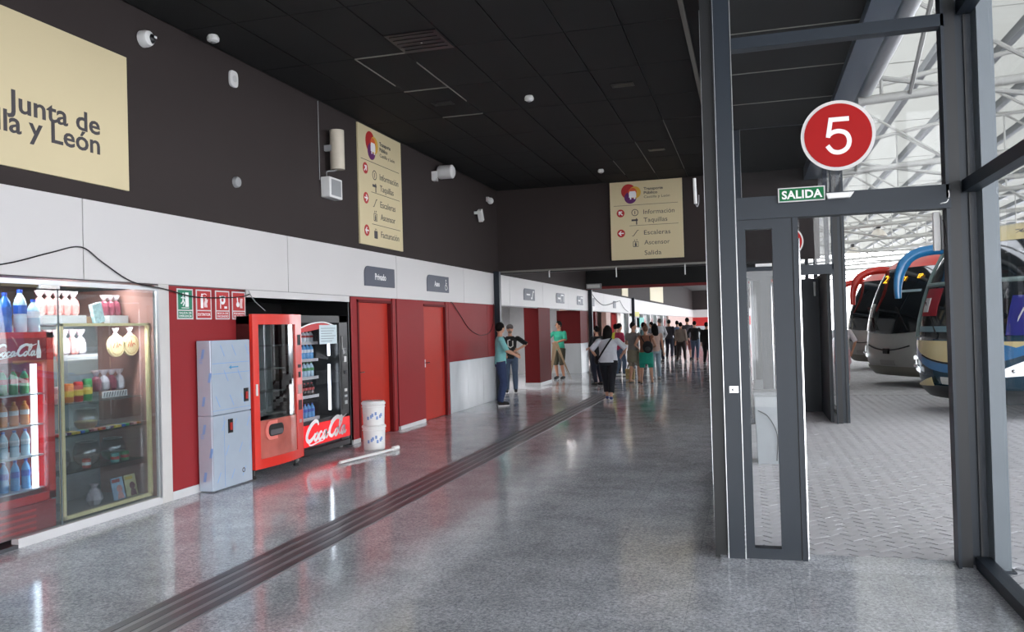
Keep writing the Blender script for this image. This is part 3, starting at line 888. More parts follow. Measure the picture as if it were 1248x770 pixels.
# lamps hanging in the canopy
lamp0 = None
for k, yy in enumerate((24.3, 32.2, 40.0)):
    if lamp0 is None:
        t = thing('pendant_lamp', '', 'lamp', (4.5, yy, 4.55))
        MB().lathe([(0.05, 0.42), (0.09, 0.40), (0.10, 0.30), (0.05, 0.27)], (4.5, yy, 4.55), 14).build('gear_box', black_plastic, t, smooth=True)
        MB().lathe([(0.06, 0.27), (0.16, 0.20), (0.29, 0.03), (0.30, 0.0), (0.285, 0.0), (0.15, 0.18), (0.05, 0.24)], (4.5, yy, 4.55), 20, caps=False).build('shade', mat('lamp_shade', (196, 190, 180), 0.35), t, smooth=True)
        MB().tube([(4.5, yy, 4.95), (4.5, yy, 5.05)], 0.012, 6).build('hanger', grey_plastic, t)
        lamp0 = t; o = t
    else:
        o = copy_tree(lamp0); o.location = (4.5, yy, 4.55)
    o['label'] = ('nearest', 'middle', 'farthest')[k] + ' bell-shaped lamp hanging under the canopy above the coaches'
    o['group'] = 'canopy lamps'

# ================================================================== SIGNS AND FITTINGS ON THE BLACK WALL
def fit_text(s_, u0, u1, v, h, face, m, parent, name='lettering', bold=0.0, w=0.0):
    """lettering of cap height h whose width runs exactly u0..u1 on a face matrix"""
    size = h / 0.70
    o = text(s_, size, Matrix.Identity(4), m, None, name, bold=bold)
    xs = [v_.co.x for v_ in o.data.vertices]
    lx = o.location.x
    x0, x1 = min(xs) + lx, max(xs) + lx
    bb = o.location.copy(); pts = [(v_.co + bb) for v_ in o.data.vertices]; fs = [tuple(p.vertices) for p in o.data.polygons]
    me = o.data; bpy.data.objects.remove(o); bpy.data.meshes.remove(me)
    k = (u1 - u0) / (x1 - x0)
    mb = MB(); mb.v = [face @ Vector((u0 + (p.x - x0) * k, v + p.y, w + p.z)) for p in pts]; mb.f = fs
    return mb.build(name, m, parent, fix=False)

js = thing('banner_sign', 'large cream institutional sign reading Junta de Castilla y León, upper left wall', 'sign', (W + 0.03, 5.3, 3.03))
MB().box(W + 0.004, W + 0.028, 3.85, 6.54, 3.04, 4.31).build('board', cream, js)
F_ = MX(W + 0.028, 0, 0)
fit_text('Junta de', 5.205, 6.185, 3.492, 0.172, F_, ink, js, bold=0.004)
fit_text('Castilla y León', 4.515, 6.18, 3.318, 0.172, F_, ink, js, bold=0.004)

def way_sign(face, rows, arrows, lines, label, loc, h, items):
    t = thing('wayfinding_sign', label, 'sign', loc)
    MB().prism([(0, 0), (1.6, 0), (1.6, h), (0, h)], face, 0.025).build('board', cream, t)
    F2 = face @ Matrix.Translation((0, 0, 0.025))
    # transport emblem: overlapping discs with a coach front
    MB().prism(circle_poly(0.165, 28, 0.42, h - 0.22), F2, 0.002).build('emblem_disc', red_ink, t)
    MB().prism(circle_poly(0.135, 28, 0.46, h - 0.36), F2, 0.003).build('emblem_disc', purple_ink, t)
    MB().prism(circle_poly(0.135, 28, 0.56, h - 0.25), F2, 0.004).build('emblem_disc', gold_ink, t)
    MB().prism(circle_poly(0.095, 24, 0.51, h - 0.24), F2, 0.005).build('emblem_disc', mat('orange_ink', (216, 96, 50)), t)
    mb = MB(); mb.prism([(0.43, h - 0.36), (0.59, h - 0.36), (0.59, h - 0.26), (0.57, h - 0.22), (0.45, h - 0.22), (0.43, h - 0.26)], F2, 0.006)
    mb.prism([(0.45, h - 0.40), (0.48, h - 0.40), (0.48, h - 0.36), (0.45, h - 0.36)], F2, 0.006)
    mb.prism([(0.54, h - 0.40), (0.57, h - 0.40), (0.57, h - 0.36), (0.54, h - 0.36)], F2, 0.006)
    mb.build('emblem_coach', white_ink, t)
    fit_text('Transporte', 0.76, 1.18, h - 0.21, 0.06, F2, ink, t, bold=0.002)
    fit_text('Público', 0.76, 1.06, h - 0.30, 0.06, F2, ink, t, bold=0.002)
    fit_text('Castilla y León', 0.76, 1.33, h - 0.39, 0.055, F2, ink, t)
    for (u0, v) in lines:
        MB().prism([(u0, h - v - 0.004), (1.5, h - v - 0.004), (1.5, h - v + 0.004), (u0, h - v + 0.004)], F2, 0.002).build('rule_line', ink, t)
    for (v, ang) in arrows:
        MB().prism(circle_poly(0.088, 26, 0.23, h - v), F2, 0.002).build('arrow_disc', red_ink, t)
        R_ = F2 @ Matrix.Translation((0.23, h - v, 0.002)) @ Matrix.Rotation(math.radians(ang), 4, 'Z')
        mb = MB()
        mb.prism([(-0.06, -0.012), (0.05, -0.012), (0.05, 0.012), (-0.06, 0.012)], R_, 0.002)
        mb.prism([(0.062, 0.0), (0.006, 0.056), (-0.012, 0.04), (0.03, 0.0), (-0.012, -0.04), (0.006, -0.056)], R_, 0.0022)
        mb.build('arrow', white_ink, t)
    for (txt, v, w_, icon) in items:
        fit_text(txt, 0.74, 0.74 + w_, h - v - 0.045, 0.10, F2, ink, t)
        I = F2 @ Matrix.Translation((0.55, h - v, 0))
        mb = MB()
        if icon == 'info':
            mb.ribbon(circle_poly(0.07, 24) + [(0.07, 0)], 0.014, I, 0.002); mb.prism([(-0.008, -0.04), (0.008, -0.04), (0.008, 0.035), (-0.008, 0.035)], I, 0.002)
        elif icon == 'ticket':
            mb.prism([(-0.08, -0.01), (0.06, -0.01), (0.06, 0.03), (-0.08, 0.03)], I, 0.002); mb.prism([(0.02, -0.09), (0.045, -0.09), (0.045, 0.05), (0.02, 0.05)], I, 0.003)
            mb.prism(circle_poly(0.022, 12, -0.05, 0.01), I, 0.003)
        elif icon == 'stairs':
            mb.ribbon([(-0.075, -0.06), (-0.045, -0.06), (0.045, 0.06), (0.075, 0.06)], 0.014, I, 0.002)
        elif icon == 'lift':
            mb.ribbon([(-0.055, -0.08), (0.055, -0.08), (0.055, 0.03), (-0.055, 0.03), (-0.055, -0.08)], 0.014, I, 0.002)
            mb.prism(circle_poly(0.016, 10, 0, 0.0), I, 0.003); mb.prism([(-0.02, -0.07), (0.02, -0.07), (0.02, -0.015), (-0.02, -0.015)], I, 0.003)
            mb.prism([(-0.04, 0.05), (-0.01, 0.05), (-0.025, 0.08)], I, 0.003); mb.prism([(0.01, 0.08), (0.04, 0.08), (0.025, 0.05)], I, 0.003)
        elif icon == 'bag':
            mb.prism([(-0.06, -0.08), (0.06, -0.08), (0.06, 0.04), (-0.06, 0.04)], I, 0.002); mb.ribbon([(-0.025, 0.04), (-0.025, 0.07), (0.025, 0.07), (0.025, 0.04)], 0.01, I, 0.002)
        if mb.v: mb.build('pictogram', ink, t)
    return t

way_sign(MX(W + 0.004, 11.38, 2.98), None, [(0.66, 45), (1.12, 0), (1.62, 180)], [(0.08, 0.53), (0.42, 1.0), (0.42, 1.5)],
         'tall cream wayfinding sign high on the black left wall', (W + 0.02, 12.2, 2.98), 1.84,
         [('Información', 0.72, 0.72, 'info'), ('Taquillas', 0.90, 0.52, 'ticket'), ('Escaleras', 1.16, 0.58, 'stairs'), ('Ascensor', 1.36, 0.56, 'lift'), ('Facturación', 1.64, 0.70, 'bag')])
way_sign(MY(-2.96, 18.55, 3.085), None, [(0.70, 135), (1.15, 180)], [(0.08, 0.53), (0.42, 0.99)],
         'cream wayfinding sign hanging on the dark bulkhead straight ahead', (-2.16, 18.53, 3.08), 1.745,
         [('Información', 0.70, 0.68, 'info'), ('Taquillas', 0.88, 0.52, 'ticket'), ('Escaleras', 1.16, 0.58, 'stairs'), ('Ascensor', 1.38, 0.56, 'lift'), ('Salida', 1.61, 0.37, '')])
# far cream banners on the upper wall
for (a, b, z0, z1, lb) in ((37.9, 39.8, 2.96, 4.3, 'small far cream banner high on the wall beyond the second bulkhead'), (49.0, 56.5, 3.0, 4.6, 'wide far cream banner high on the wall near the end of the hall')):
    t = thing('banner_sign', lb, 'sign', (W + 0.02, (a + b) / 2, z0))
    MB().box(W + 0.004, W + 0.03, a, b, z0, z1).build('board', cream, t)

def dome(name, y, z, label, cat, r, lens=None, depth=0.08, m=white_plastic):
    t = thing(name, label, cat, (W, y, z))
    MB().lathe([(r, 0.0), (r, depth * 0.5), (r * 0.85, depth * 0.85), (r * 0.4, depth)], (W, y, z), 20, 'x').build('housing', m, t, smooth=True)
    if lens:
        MB().ball((W + depth * 0.8, y + r * 0.25, z), (r * 0.5, r * 0.62, r * 0.62), 14, 8).build('lens', black_plastic, t, smooth=True)
        MB().box(W + depth * 1.28, W + depth * 1.3 + 0.004, y + r * 0.1, y + r * 0.5, z + 0.0, z + r * 0.25).build('lens_mark', white_ink, t)
    return t
dome('security_camera', 6.80, 4.575, 'white dome camera with black lens above the large institutional sign', 'camera', 0.082, True, 0.10)
sns = thing('wall_sensor', 'oval white sensor high on the black wall', 'sensor', (W, 8.25, 4.5))
MB().prism([(0.075 * math.copysign(abs(math.cos(a)) ** 0.6, math.cos(a)), 0.095 * math.copysign(abs(math.sin(a)) ** 0.6, math.sin(a))) for a in [2 * math.pi * i / 28 for i in range(28)]], MX(W, 8.26, 4.59), 0.035).build('housing', white_plastic, sns, bevel=0.008)
MB().prism(circle_poly(0.04, 20), MX(W + 0.035, 8.26, 4.59), 0.004).build('grille', mat('pale_grille', (205, 205, 203), 0.6), sns)
dome('wall_detector', 8.28, 3.405, 'round translucent grey detector low on the black wall', 'detector', 0.065, False, 0.05, grey_plastic)
# speaker column, box, cable
sp = thing('column_speaker', 'beige tube loudspeaker left of the tall wayfinding sign', 'loudspeaker', (W + 0.1, 10.5, 3.9))
MB().tube([(W + 0.14, 10.50, 3.93), (W + 0.14, 10.50, 4.48)], 0.10, 16).build('body', mat('beige_metal', (206, 196, 178), 0.4), sp, smooth=True)
MB().box(W, W + 0.10, 10.38, 10.43, 4.18, 4.26).build('bracket', grey_plastic, sp)
MB().tube([(W + 0.01, 10.22, 4.84), (W + 0.01, 10.22, 3.75)], 0.006, 6).build('cable', grey_plastic, sp)
sb = thing('junction_box', 'white square junction box under the tube loudspeaker', 'box', (W, 10.45, 3.5))
MB().box(W, W + 0.14, 10.26, 10.63, 3.515, 3.80).build('housing', white_plastic, sb, bevel=0.012)
MB().box(W + 0.14, W + 0.145, 10.31, 10.58, 3.55, 3.77).build('cover', grey_plastic, sb)
MB().tube(smooth_pts([(W + 0.06, 10.34, 3.80), (W + 0.08, 10.30, 3.87), (W + 0.14, 10.42, 3.90), (W + 0.14, 10.48, 3.935)]), 0.008, 6).build('cable', grey_plastic, sb)
fl = thing('projector_speaker', 'white cylindrical horn right of the tall wayfinding sign', 'loudspeaker', (W + 0.1, 14.7, 4.5))
MB().lathe([(0.12, 0.0), (0.13, 0.02), (0.13, 0.27), (0.09, 0.30)], (W + 0.06, 14.7, 4.615), 18, 'x').build('body', white_plastic, fl, smooth=True)
MB().box(W, W + 0.10, 14.45, 14.52, 4.44, 4.60).box(W + 0.02, W + 0.1, 14.42, 14.54, 4.42, 4.48).build('bracket', white_plastic, fl)
fl2 = thing('wall_camera', 'small white camera near the far corner of the black wall', 'camera', (W + 0.1, 17.0, 4.0))
MB().xbox(Matrix.Translation((W + 0.11, 17.02, 4.08)) @ Matrix.Rotation(0.5, 4, 'X'), 0.1, 0.12, 0.26).build('body', white_plastic, fl2, bevel=0.01)
MB().box(W, W + 0.08, 16.9, 16.96, 4.1, 4.16).build('bracket', white_plastic, fl2)
fl3 = thing('wall_camera', 'tiny white dome camera topmost near the bulkhead corner', 'camera', (W + 0.06, 17.8, 4.45))
MB().ball((W + 0.09, 17.82, 4.51), 0.075, 14, 8).build('dome', white_plastic, fl3, smooth=True)
MB().box(W, W + 0.06, 17.78, 17.86, 4.50, 4.60).build('bracket', white_plastic, fl3)

# hallway name signs on the white band
def rounded_sign(y, w_, label, txt, extra=None, z=2.345, h=0.305):
    t = thing('door_sign', label, 'sign', (W + 0.03, y + w_ / 2, z))
    r = 0.12
    poly = [(0, 0), (w_, 0), (w_, h)] + [(r - r * math.sin(a), h - r + r * math.cos(a)) for a in [math.pi / 2 * i / 6 for i in range(7)]]
    MB().prism(poly, MX(W + 0.03, y, z), 0.012).build('plate', sign_grey, t)
    F2 = MX(W + 0.042, y, z)
    if txt: fit_text(txt[0], txt[1], txt[2], 0.105, 0.10, F2, white_ink, t, bold=0.002)
    if extra: extra(F2, t)
    return t
def wheelchair(F2, t):
    mb = MB(); c = F2 @ Matrix.Translation((0.96, 0.12, 0))
    mb.prism(circle_poly(0.018, 12, 0, 0.115), c, 0.002)
    mb.ribbon([(0, 0.09), (0.0, 0.02), (0.05, 0.01), (0.075, -0.05)], 0.016, c, 0.002)
    mb.ribbon([(0.045 * math.cos(a) + 0.0, 0.05 * math.sin(a) - 0.02) for a in [math.radians(100 + 20 * i) for i in range(12)]], 0.014, c, 0.002)
    mb.ribbon([(0.0, 0.06), (0.045, 0.055)], 0.012, c, 0.002)
    mb.build('pictogram', white_ink, t)
def stairs_icon(F2, t):
    MB().ribbon([(0.72, 0.06), (0.82, 0.06), (0.94, 0.24), (1.02, 0.24)], 0.05, F2, 0.002).build('pictogram', white_ink, t)
    MB().prism([(0.25, 0.13), (0.62, 0.13), (0.62, 0.17), (0.25, 0.17)], F2, 0.002).build('lettering', white_ink, t)
def door_icon(F2, t):
    MB().ribbon([(0.62, 0.05), (0.62, 0.25), (1.0, 0.25), (1.0, 0.05)], 0.05, F2, 0.002).build('pictogram', white_ink, t)
    MB().prism([(0.2, 0.12), (0.55, 0.12), (0.55, 0.17), (0.2, 0.17)], F2, 0.002).build('lettering', white_ink, t)
rounded_sign(11.47, 1.10, 'slate sign reading Privado on the white band', ('Privado', 0.36, 0.76))
rounded_sign(14.0, 1.12, 'slate sign reading Aseo with a wheelchair symbol', ('Aseo', 0.36, 0.62), wheelchair)
rounded_sign(20.67, 1.12, 'slate sign with a stair symbol just beyond the first steel post', None, stairs_icon)
rounded_sign(24.40, 1.10, 'slate sign with a doorway symbol, above the dark red column', None, door_icon)
rounded_sign(27.50, 1.02, 'small far slate sign left of the second steel post', None, door_icon)
rounded_sign(30.07, 0.66, 'small far slate sign just right of the second steel post', None)
rounded_sign(35.16, 0.72, 'tiny far slate sign above the white-shirted woman', None)

# cables
def cable(name, pts, r, label, m=black_plastic):
    return tag(MB().tube(smooth_pts(pts), r, 6).build(name, m, None, smooth=True), label, 'cable')
cable('loose_cable', [(W + 0.045, 4.6, 2.19), (W + 0.05, 5.118, 2.251), (W + 0.05, 5.579, 2.377), (W + 0.045, 5.916, 2.454), (W + 0.045, 6.17, 2.334), (W + 0.045, 6.527, 2.18), (W + 0.04, 6.981, 2.127), (W + 0.035, 7.489, 2.059), (W + 0.035, 8.218, 2.078), (W + 0.04, 8.45, 2.12)], 0.006, 'thin black cable peaked over the left white panels and the four small signs')
cable('loose_cable', [(W + 0.045, 8.42, 2.16), (W + 0.05, 8.52, 2.05), (W + 0.08, 8.70, 1.93)], 0.005, 'short pale cable hanging above the red vending machine', grey_plastic)
cable('loose_cable', [(W + 0.04, 15.2, 2.168), (W + 0.03, 15.354, 2.143), (W + 0.022, 15.816, 1.904), (W + 0.02, 16.304, 1.65), (W + 0.02, 16.997, 1.502), (W + 0.022, 17.704, 1.546), (W + 0.03, 18.0, 1.8), (W + 0.03, 18.03, 2.2)], 0.008, 'dark red cable sagging across the upper red wall', joint_red)
cable('loose_cable', [(W + 0.065, 29.9, 2.86), (W + 0.065, 31.0, 2.6), (W + 0.065, 32.6, 2.42), (W + 0.065, 35.0, 2.55), (W + 0.065, 36.9, 2.7)], 0.012, 'cable drooping across the far white band beyond the second post')
cable('loose_cable', [(W + 0.065, 36.9, 2.7), (W + 0.065, 38.0, 2.4), (W + 0.065, 39.5, 2.22)], 0.012, 'short cable dropping from the far white band')

# small fire-safety signs
def fire_sign(y, w_, m, label, words, kind):
    t = thing('safety_sign', label, 'sign', (W, y + w_ / 2, 1.825))
    F1 = MX(W + 0.001, y, 1.825); h = 0.318
    MB().prism([(0, 0), (w_, 0), (w_, h), (0, h)], F1, 0.004).build('plate', white_panel, t)
    F2 = MX(W + 0.005, y, 1.825)
    MB().prism([(0.016, 0.10), (w_ - 0.016, 0.10), (w_ - 0.016, h - 0.014), (0.016, h - 0.014)], F2, 0.001).build('picture_field', m, t)
    MB().prism([(0.016, 0.014), (w_ - 0.016, 0.014), (w_ - 0.016, 0.088), (0.016, 0.088)], F2, 0.001).build('caption_field', m, t)
    F3 = MX(W + 0.006, y, 1.825)
    if len(words) == 2:
        fit_text(words[0], 0.03, w_ - 0.03, 0.056, 0.022, F3, white_ink, t); fit_text(words[1], 0.03, w_ - 0.03, 0.024, 0.022, F3, white_ink, t)
    else:
        fit_text(words[0], 0.026, w_ - 0.026, 0.038, 0.03, F3, white_ink, t)
    mb = MB(); cx = w_ / 2
    if kind == 'exit':
        mb.prism([(cx + 0.0, 0.13), (cx + 0.055, 0.13), (cx + 0.055, 0.28), (cx, 0.28)], F3, 0.001)
        mb.prism(circle_poly(0.013, 12, cx - 0.03, 0.265), F3, 0.001)
        mb.ribbon([(cx - 0.03, 0.25), (cx - 0.035, 0.20), (cx - 0.015, 0.17), (cx - 0.035, 0.14)], 0.016, F3, 0.001)
        mb.ribbon([(cx - 0.065, 0.22), (cx - 0.03, 0.235), (cx - 0.005, 0.215)], 0.011, F3, 0.001)
        mb.ribbon([(cx - 0.035, 0.20), (cx - 0.05, 0.17), (cx - 0.07, 0.165)], 0.013, F3, 0.001)
        mb.prism([(cx - 0.06, 0.115), (cx + 0.06, 0.115), (cx + 0.06, 0.122), (cx - 0.06, 0.122)], F3, 0.001)
    elif kind == 'ext':
        mb.prism([(cx - 0.055, 0.12), (cx - 0.012, 0.12), (cx - 0.012, 0.24), (cx - 0.024, 0.255), (cx - 0.043, 0.255), (cx - 0.055, 0.24)], F3, 0.001)
        mb.prism([(cx - 0.045, 0.258), (cx - 0.02, 0.258), (cx - 0.02, 0.275), (cx - 0.045, 0.275)], F3, 0.001)
        for q in range(3): mb.ribbon(smooth_pts([(cx + 0.015 + 0.018 * q, 0.13), (cx + 0.008 + 0.018 * q, 0.17), (cx + 0.022 + 0.018 * q, 0.20), (cx + 0.02 + 0.018 * q, 0.245 - 0.015 * q)], 3), 0.011, F3, 0.001)
        mb.ribbon(smooth_pts([(cx - 0.02, 0.268), (cx + 0.02, 0.275), (cx + 0.045, 0.262)], 3), 0.008, F3, 0.001)
    elif kind == 'hose':
        mb.ribbon(circle_poly(0.035, 20, cx, 0.215) + [(cx + 0.035, 0.215)], 0.03, F3, 0.001)
        mb.prism([(cx - 0.045, 0.12), (cx - 0.03, 0.12), (cx - 0.03, 0.2), (cx - 0.045, 0.2)], F3, 0.001)
        mb.prism([(cx + 0.03, 0.12), (cx + 0.08, 0.12), (cx + 0.08, 0.145), (cx + 0.03, 0.145)], F3, 0.001)
        mb.prism([(cx - 0.055, 0.245), (cx + 0.055, 0.245), (cx + 0.055, 0.26), (cx - 0.055, 0.26)], F3, 0.001)
    else:
        mb.prism(circle_poly(0.03, 16, cx - 0.02, 0.17), F3, 0.001)
        mb.ribbon([(cx - 0.02, 0.18), (cx - 0.03, 0.26)], 0.02, F3, 0.001)
        for q in range(3): mb.ribbon(smooth_pts([(cx + 0.03 + 0.016 * q, 0.13), (cx + 0.025 + 0.016 * q, 0.17), (cx + 0.035 + 0.016 * q, 0.24)], 3), 0.009, F3, 0.001)
    mb.build('pictogram', white_ink, t)
    return t
fire_sign(7.215, 0.255, green_ink, 'small green emergency exit sign, leftmost of the four safety signs', ['SALIDA DE', 'EMERGENCIA'], 'exit')
fire_sign(7.52, 0.26, red_ink, 'small red extinguisher sign, second of the four safety signs', ['EXTINTOR'], 'ext')
fire_sign(7.85, 0.255, red_ink, 'small red hose sign, third of the four safety signs', ['BOCA DE', 'INCENDIO'], 'hose')
fire_sign(8.155, 0.255, red_ink, 'small red alarm button sign, rightmost of the four safety signs', ['PULSADOR', 'DE ALARMA'], 'alarm')

# ceiling fittings
def ceil_item(name, label, cat, x, y, kind):
    t = thing(name, label, cat, (x, y, 4.78))
    if kind == 'smoke':
        MB().lathe([(0.035, 4.775), (0.062, 4.79), (0.066, 4.82), (0.05, 4.85)], (x, y, 0), 18).build('body', white_plastic, t, smooth=True)
        MB().lathe([(0.02, 4.765), (0.03, 4.776)], (x, y, 0), 12).build('sensor', grey_plastic, t)
    elif kind == 'vent':
        MB().box(x - 0.30, x + 0.30, y - 0.30, y + 0.30, 4.835, 4.85).build('frame', black_plastic, t)
        for i in range(5):
            MB().box(x - 0.26, x + 0.26, y - 0.25 + 0.11 * i, y - 0.22 + 0.11 * i, 4.826, 4.836).build('slat', black_plastic, t)
        MB().ball((x + 0.02, y, 4.83), 0.012, 8, 6).build('screw', white_plastic, t)
    else:
        MB().box(x - 0.15, x + 0.15, y - 0.10, y + 0.10, 4.842, 4.85).build('frame', mat('dark_trim', (30, 30, 30), 0.4), t)
        MB().box(x - 0.125, x + 0.125, y - 0.075, y + 0.075, 4.838, 4.843).build('recess', mat('lamp_recess', (6, 6, 6), 0.3), t)
        MB().box(x - 0.11, x - 0.07, y - 0.05, y + 0.05, 4.832, 4.838).build('reflector', mat('dim_reflector', (70, 70, 68), 0.3, metal=0.6), t)
ceil_item('smoke_detector', 'white round smoke detector, nearest on the black ceiling', 'detector', -2.86, 11.1, 'smoke')
ceil_item('smoke_detector', 'small white smoke detector, farthest on the black ceiling above the sign', 'detector', -2.87, 16.9, 'smoke')
ceil_item('smoke_detector', 'small white detector beside the black left wall', 'detector', -5.42, 7.6, 'smoke')
ceil_item('ceiling_vent', 'square black slatted vent in the black ceiling', 'vent', -3.43, 8.53, 'vent')
ceil_item('recessed_lamp', 'unlit recessed lamp, nearest on the right of the ceiling', 'lamp', -1.55, 11.04, 'lamp')
ceil_item('recessed_lamp', 'unlit recessed lamp near the hanging sign', 'lamp', -1.57, 15.4, 'lamp')
ceil_item('recessed_lamp', 'unlit recessed lamp in the left part of the ceiling', 'lamp', -4.1, 11.0, 'lamp')
# small white fittings under the bulkhead
for (x, z, lb) in ((-4.41, 2.82, 'leftmost'), (-2.865, 2.76, 'middle'), (-1.35, 2.75, 'rightmost')):
    t = thing('cable_stub', 'small white hook hanging from the bulkhead edge, %s of three' % lb, 'hook', (x, 18.52, z - 0.05))
    MB().tube([(x, 18.60, 2.935), (x, 18.52, 2.91), (x, 18.52, z - 0.05)], 0.014, 6).build('hook', white_plastic, t)
t = thing('junction_box', 'pale grey flat box at the top of the second steel post', 'box', (-5.35, 29.3, 2.93))
MB().box(-5.62, -5.08, 29.2, 29.38, 2.94, 3.12).build('housing', grey_plastic, t, bevel=0.01)
MB().box(-5.58, -5.12, 29.19, 29.2, 2.97, 3.09).build('cover', white_plastic, t)

# ================================================================== KIOSK SHOP WINDOW
brown = mat('brown_back', (120, 84, 66), 0.7, noise=0.12, nscale=2)
struct(box('wall_back', brown, -7.25, -7.15, 3.2, 6.935, 0, 2.6))
struct(box('wall_left', brown, -7.2, W - 0.2, 3.1, 3.2, 0, 2.6))
struct(box('wall_left', mat('rosy_side', (150, 108, 98), 0.7), -7.2, W - 0.01, 6.90, 6.935, 0.08, 2.13))
struct(box('ceiling', brown, -7.2, W - 0.02, 3.2, 6.935, 2.2, 2.25))
struct(box('floor', mat('dark_shop_floor', (58, 60, 64), 0.3), -7.2, W - 0.03, 3.2, 6.935, 0.0, 0.03))
sw = struct(box('window_8', glass_shop, W - 0.012, W - 0.004, 3.25, 5.695, 0.08, 2.11))
box('pane', glass_shop, W - 0.012, W - 0.004, 5.705, 6.90, 0.08, 2.11, sw)
MB().box(W - 0.03, W + 0.012, 3.2, 6.935, 2.11, 2.15).build('window_frame', alu, sw)
MB().box(W - 0.03, W + 0.012, 6.90, 6.935, 0.06, 2.11).build('window_frame', alu, sw)
MB().box(W - 0.008, W + 0.002, 5.694, 5.706, 0.08, 2.11).build('glass_joint', mat('silicone', (86, 96, 98), 0.4), sw)
MB().box(W - 0.06, W + 0.01, 5.25, 6.935, 0.0, 0.075).build('window_sill', skirting, sw)
MB().box(W - 0.06, W + 0.01, 3.2, 5.25, 0.0, 0.03).build('window_sill', mat('dark_sill', (60, 62, 66), 0.4), sw)
MB().box(W - 0.02, W + 0.004, 5.52, 5.72, 2.08, 2.115).build('door_clamp', chrome, sw)
sl = bpy.data.lights.new('shop_strip_light', 'AREA'); sl.shape = 'RECTANGLE'; sl.size = 2.2; sl.size_y = 0.12; sl.energy = 13; sl.color = (0.95, 0.98, 1.0)
cl_ = bpy.data.lights.new('cabinet_fill_light', 'AREA'); cl_.shape = 'RECTANGLE'; cl_.size = 0.9; cl_.size_y = 0.04; cl_.energy = 5  # added fill light that lifts the dark cabinet interior
clb = bpy.data.objects.new('cabinet_fill_light', cl_); COL.objects.link(clb); clb.location = (-5.79, 6.33, 1.76); clb.rotation_euler = (0, math.radians(-20), math.pi / 2); clb.rotation_euler = (math.radians(18), 0, math.pi / 2)
tag(clb, 'added fill light under the top of the display cabinet', 'lamp')
slo = bpy.data.objects.new('shop_strip_light', sl); COL.objects.link(slo); slo.location = (-5.95, 5.7, 2.17); slo.rotation_euler = (0, 0, math.pi / 2)
tag(slo, 'strip lamp under the ceiling of the kiosk window', 'lamp')

ORD = ('leftmost', 'second from the left', 'third from the left', 'fourth from the left', 'fifth from the left', 'sixth from the left', 'seventh from the left', 'rightmost')
def ordn(i, n): return 'rightmost' if i == n - 1 else ORD[i]
CAB_SHIFT = Vector((0.21, -0.25, 0))
# --- drinks cooler
red_metal = mat('cooler_red', (196, 26, 34), 0.35, noise=0.04, coat=0.3)
deep_red = mat('cooler_deep_red', (140, 14, 30), 0.4, noise=0.04)
pale_in = mat('cooler_interior', (196, 206, 212), 0.5, noise=0.04)
ck = thing('drinks_cooler', 'red soft drink cooler with glass door behind the kiosk window', 'cooler', (-6.35, 5.5, 0.03))
MB().box(-6.68, -6.64, 4.98, 6.03, 0.05, 1.72).box(-6.68, -6.05, 4.98, 5.02, 0.05, 1.72).box(-6.68, -6.05, 5.99, 6.03, 0.05, 1.72).box(-6.68, -6.05, 4.98, 6.03, 1.66, 1.72).box(-6.68, -6.05, 4.98, 6.03, 0.05, 0.30).build('body', red_metal, ck)
MB().box(-6.64, -6.62, 5.02, 5.99, 0.30, 1.66).build('lining', pale_in, ck)
MB().box(-6.05, -6.0, 4.98, 5.05, 0.30, 1.72).box(-6.05, -6.0, 5.96, 6.03, 0.30, 1.72).box(-6.05, -6.0, 4.98, 6.03, 1.67, 1.72).box(-6.05, -6.0, 4.98, 6.03, 0.30, 0.36).build('door_frame', red_metal, ck)
hp = MB().box(-6.04, -6.005, 5.05, 5.96, 1.47, 1.67).build('header_panel', deep_red, ck)
cola_script(0.44, MX(-6.004, 5.43, 1.52), white_ink, ck, 'script_lettering')
MB().prism([(0, 0), (0.04, 0), (0.045, 0.05), (0.035, 0.09), (0.028, 0.12), (0.028, 0.15), (0.012, 0.15), (0.012, 0.12), (0.005, 0.09), (-0.005, 0.05)], MX(-6.004, 5.86, 1.50), 0.002).build('bottle_emblem', white_ink, ck)
gp_ = MB().box(-6.0, -5.985, 5.0, 6.01, 0.05, 0.29).build('grille', deep_red, ck)
for i in range(4): MB().box(-5.985, -5.978, 5.05, 5.8, 0.08 + 0.05 * i, 0.10 + 0.05 * i).build('slat', red_metal, gp_)
MB().box(-6.03, -6.022, 5.05, 5.96, 0.36, 1.47).build('door_glass', glass, ck)
SH = (0.40, 0.68, 0.94, 1.20)
for z in SH: MB().box(-6.60, -6.06, 5.03, 5.98, z - 0.012, z).build('shelf', mat('wire_white', (214, 220, 224), 0.3), ck)
MB().box(-6.12, -6.08, 5.90, 5.93, 0.40, 1.45).build('light_tube', mat('lit_tube', (255, 255, 255), 0.3, emit=(235, 245, 255), estr=1.6), ck)

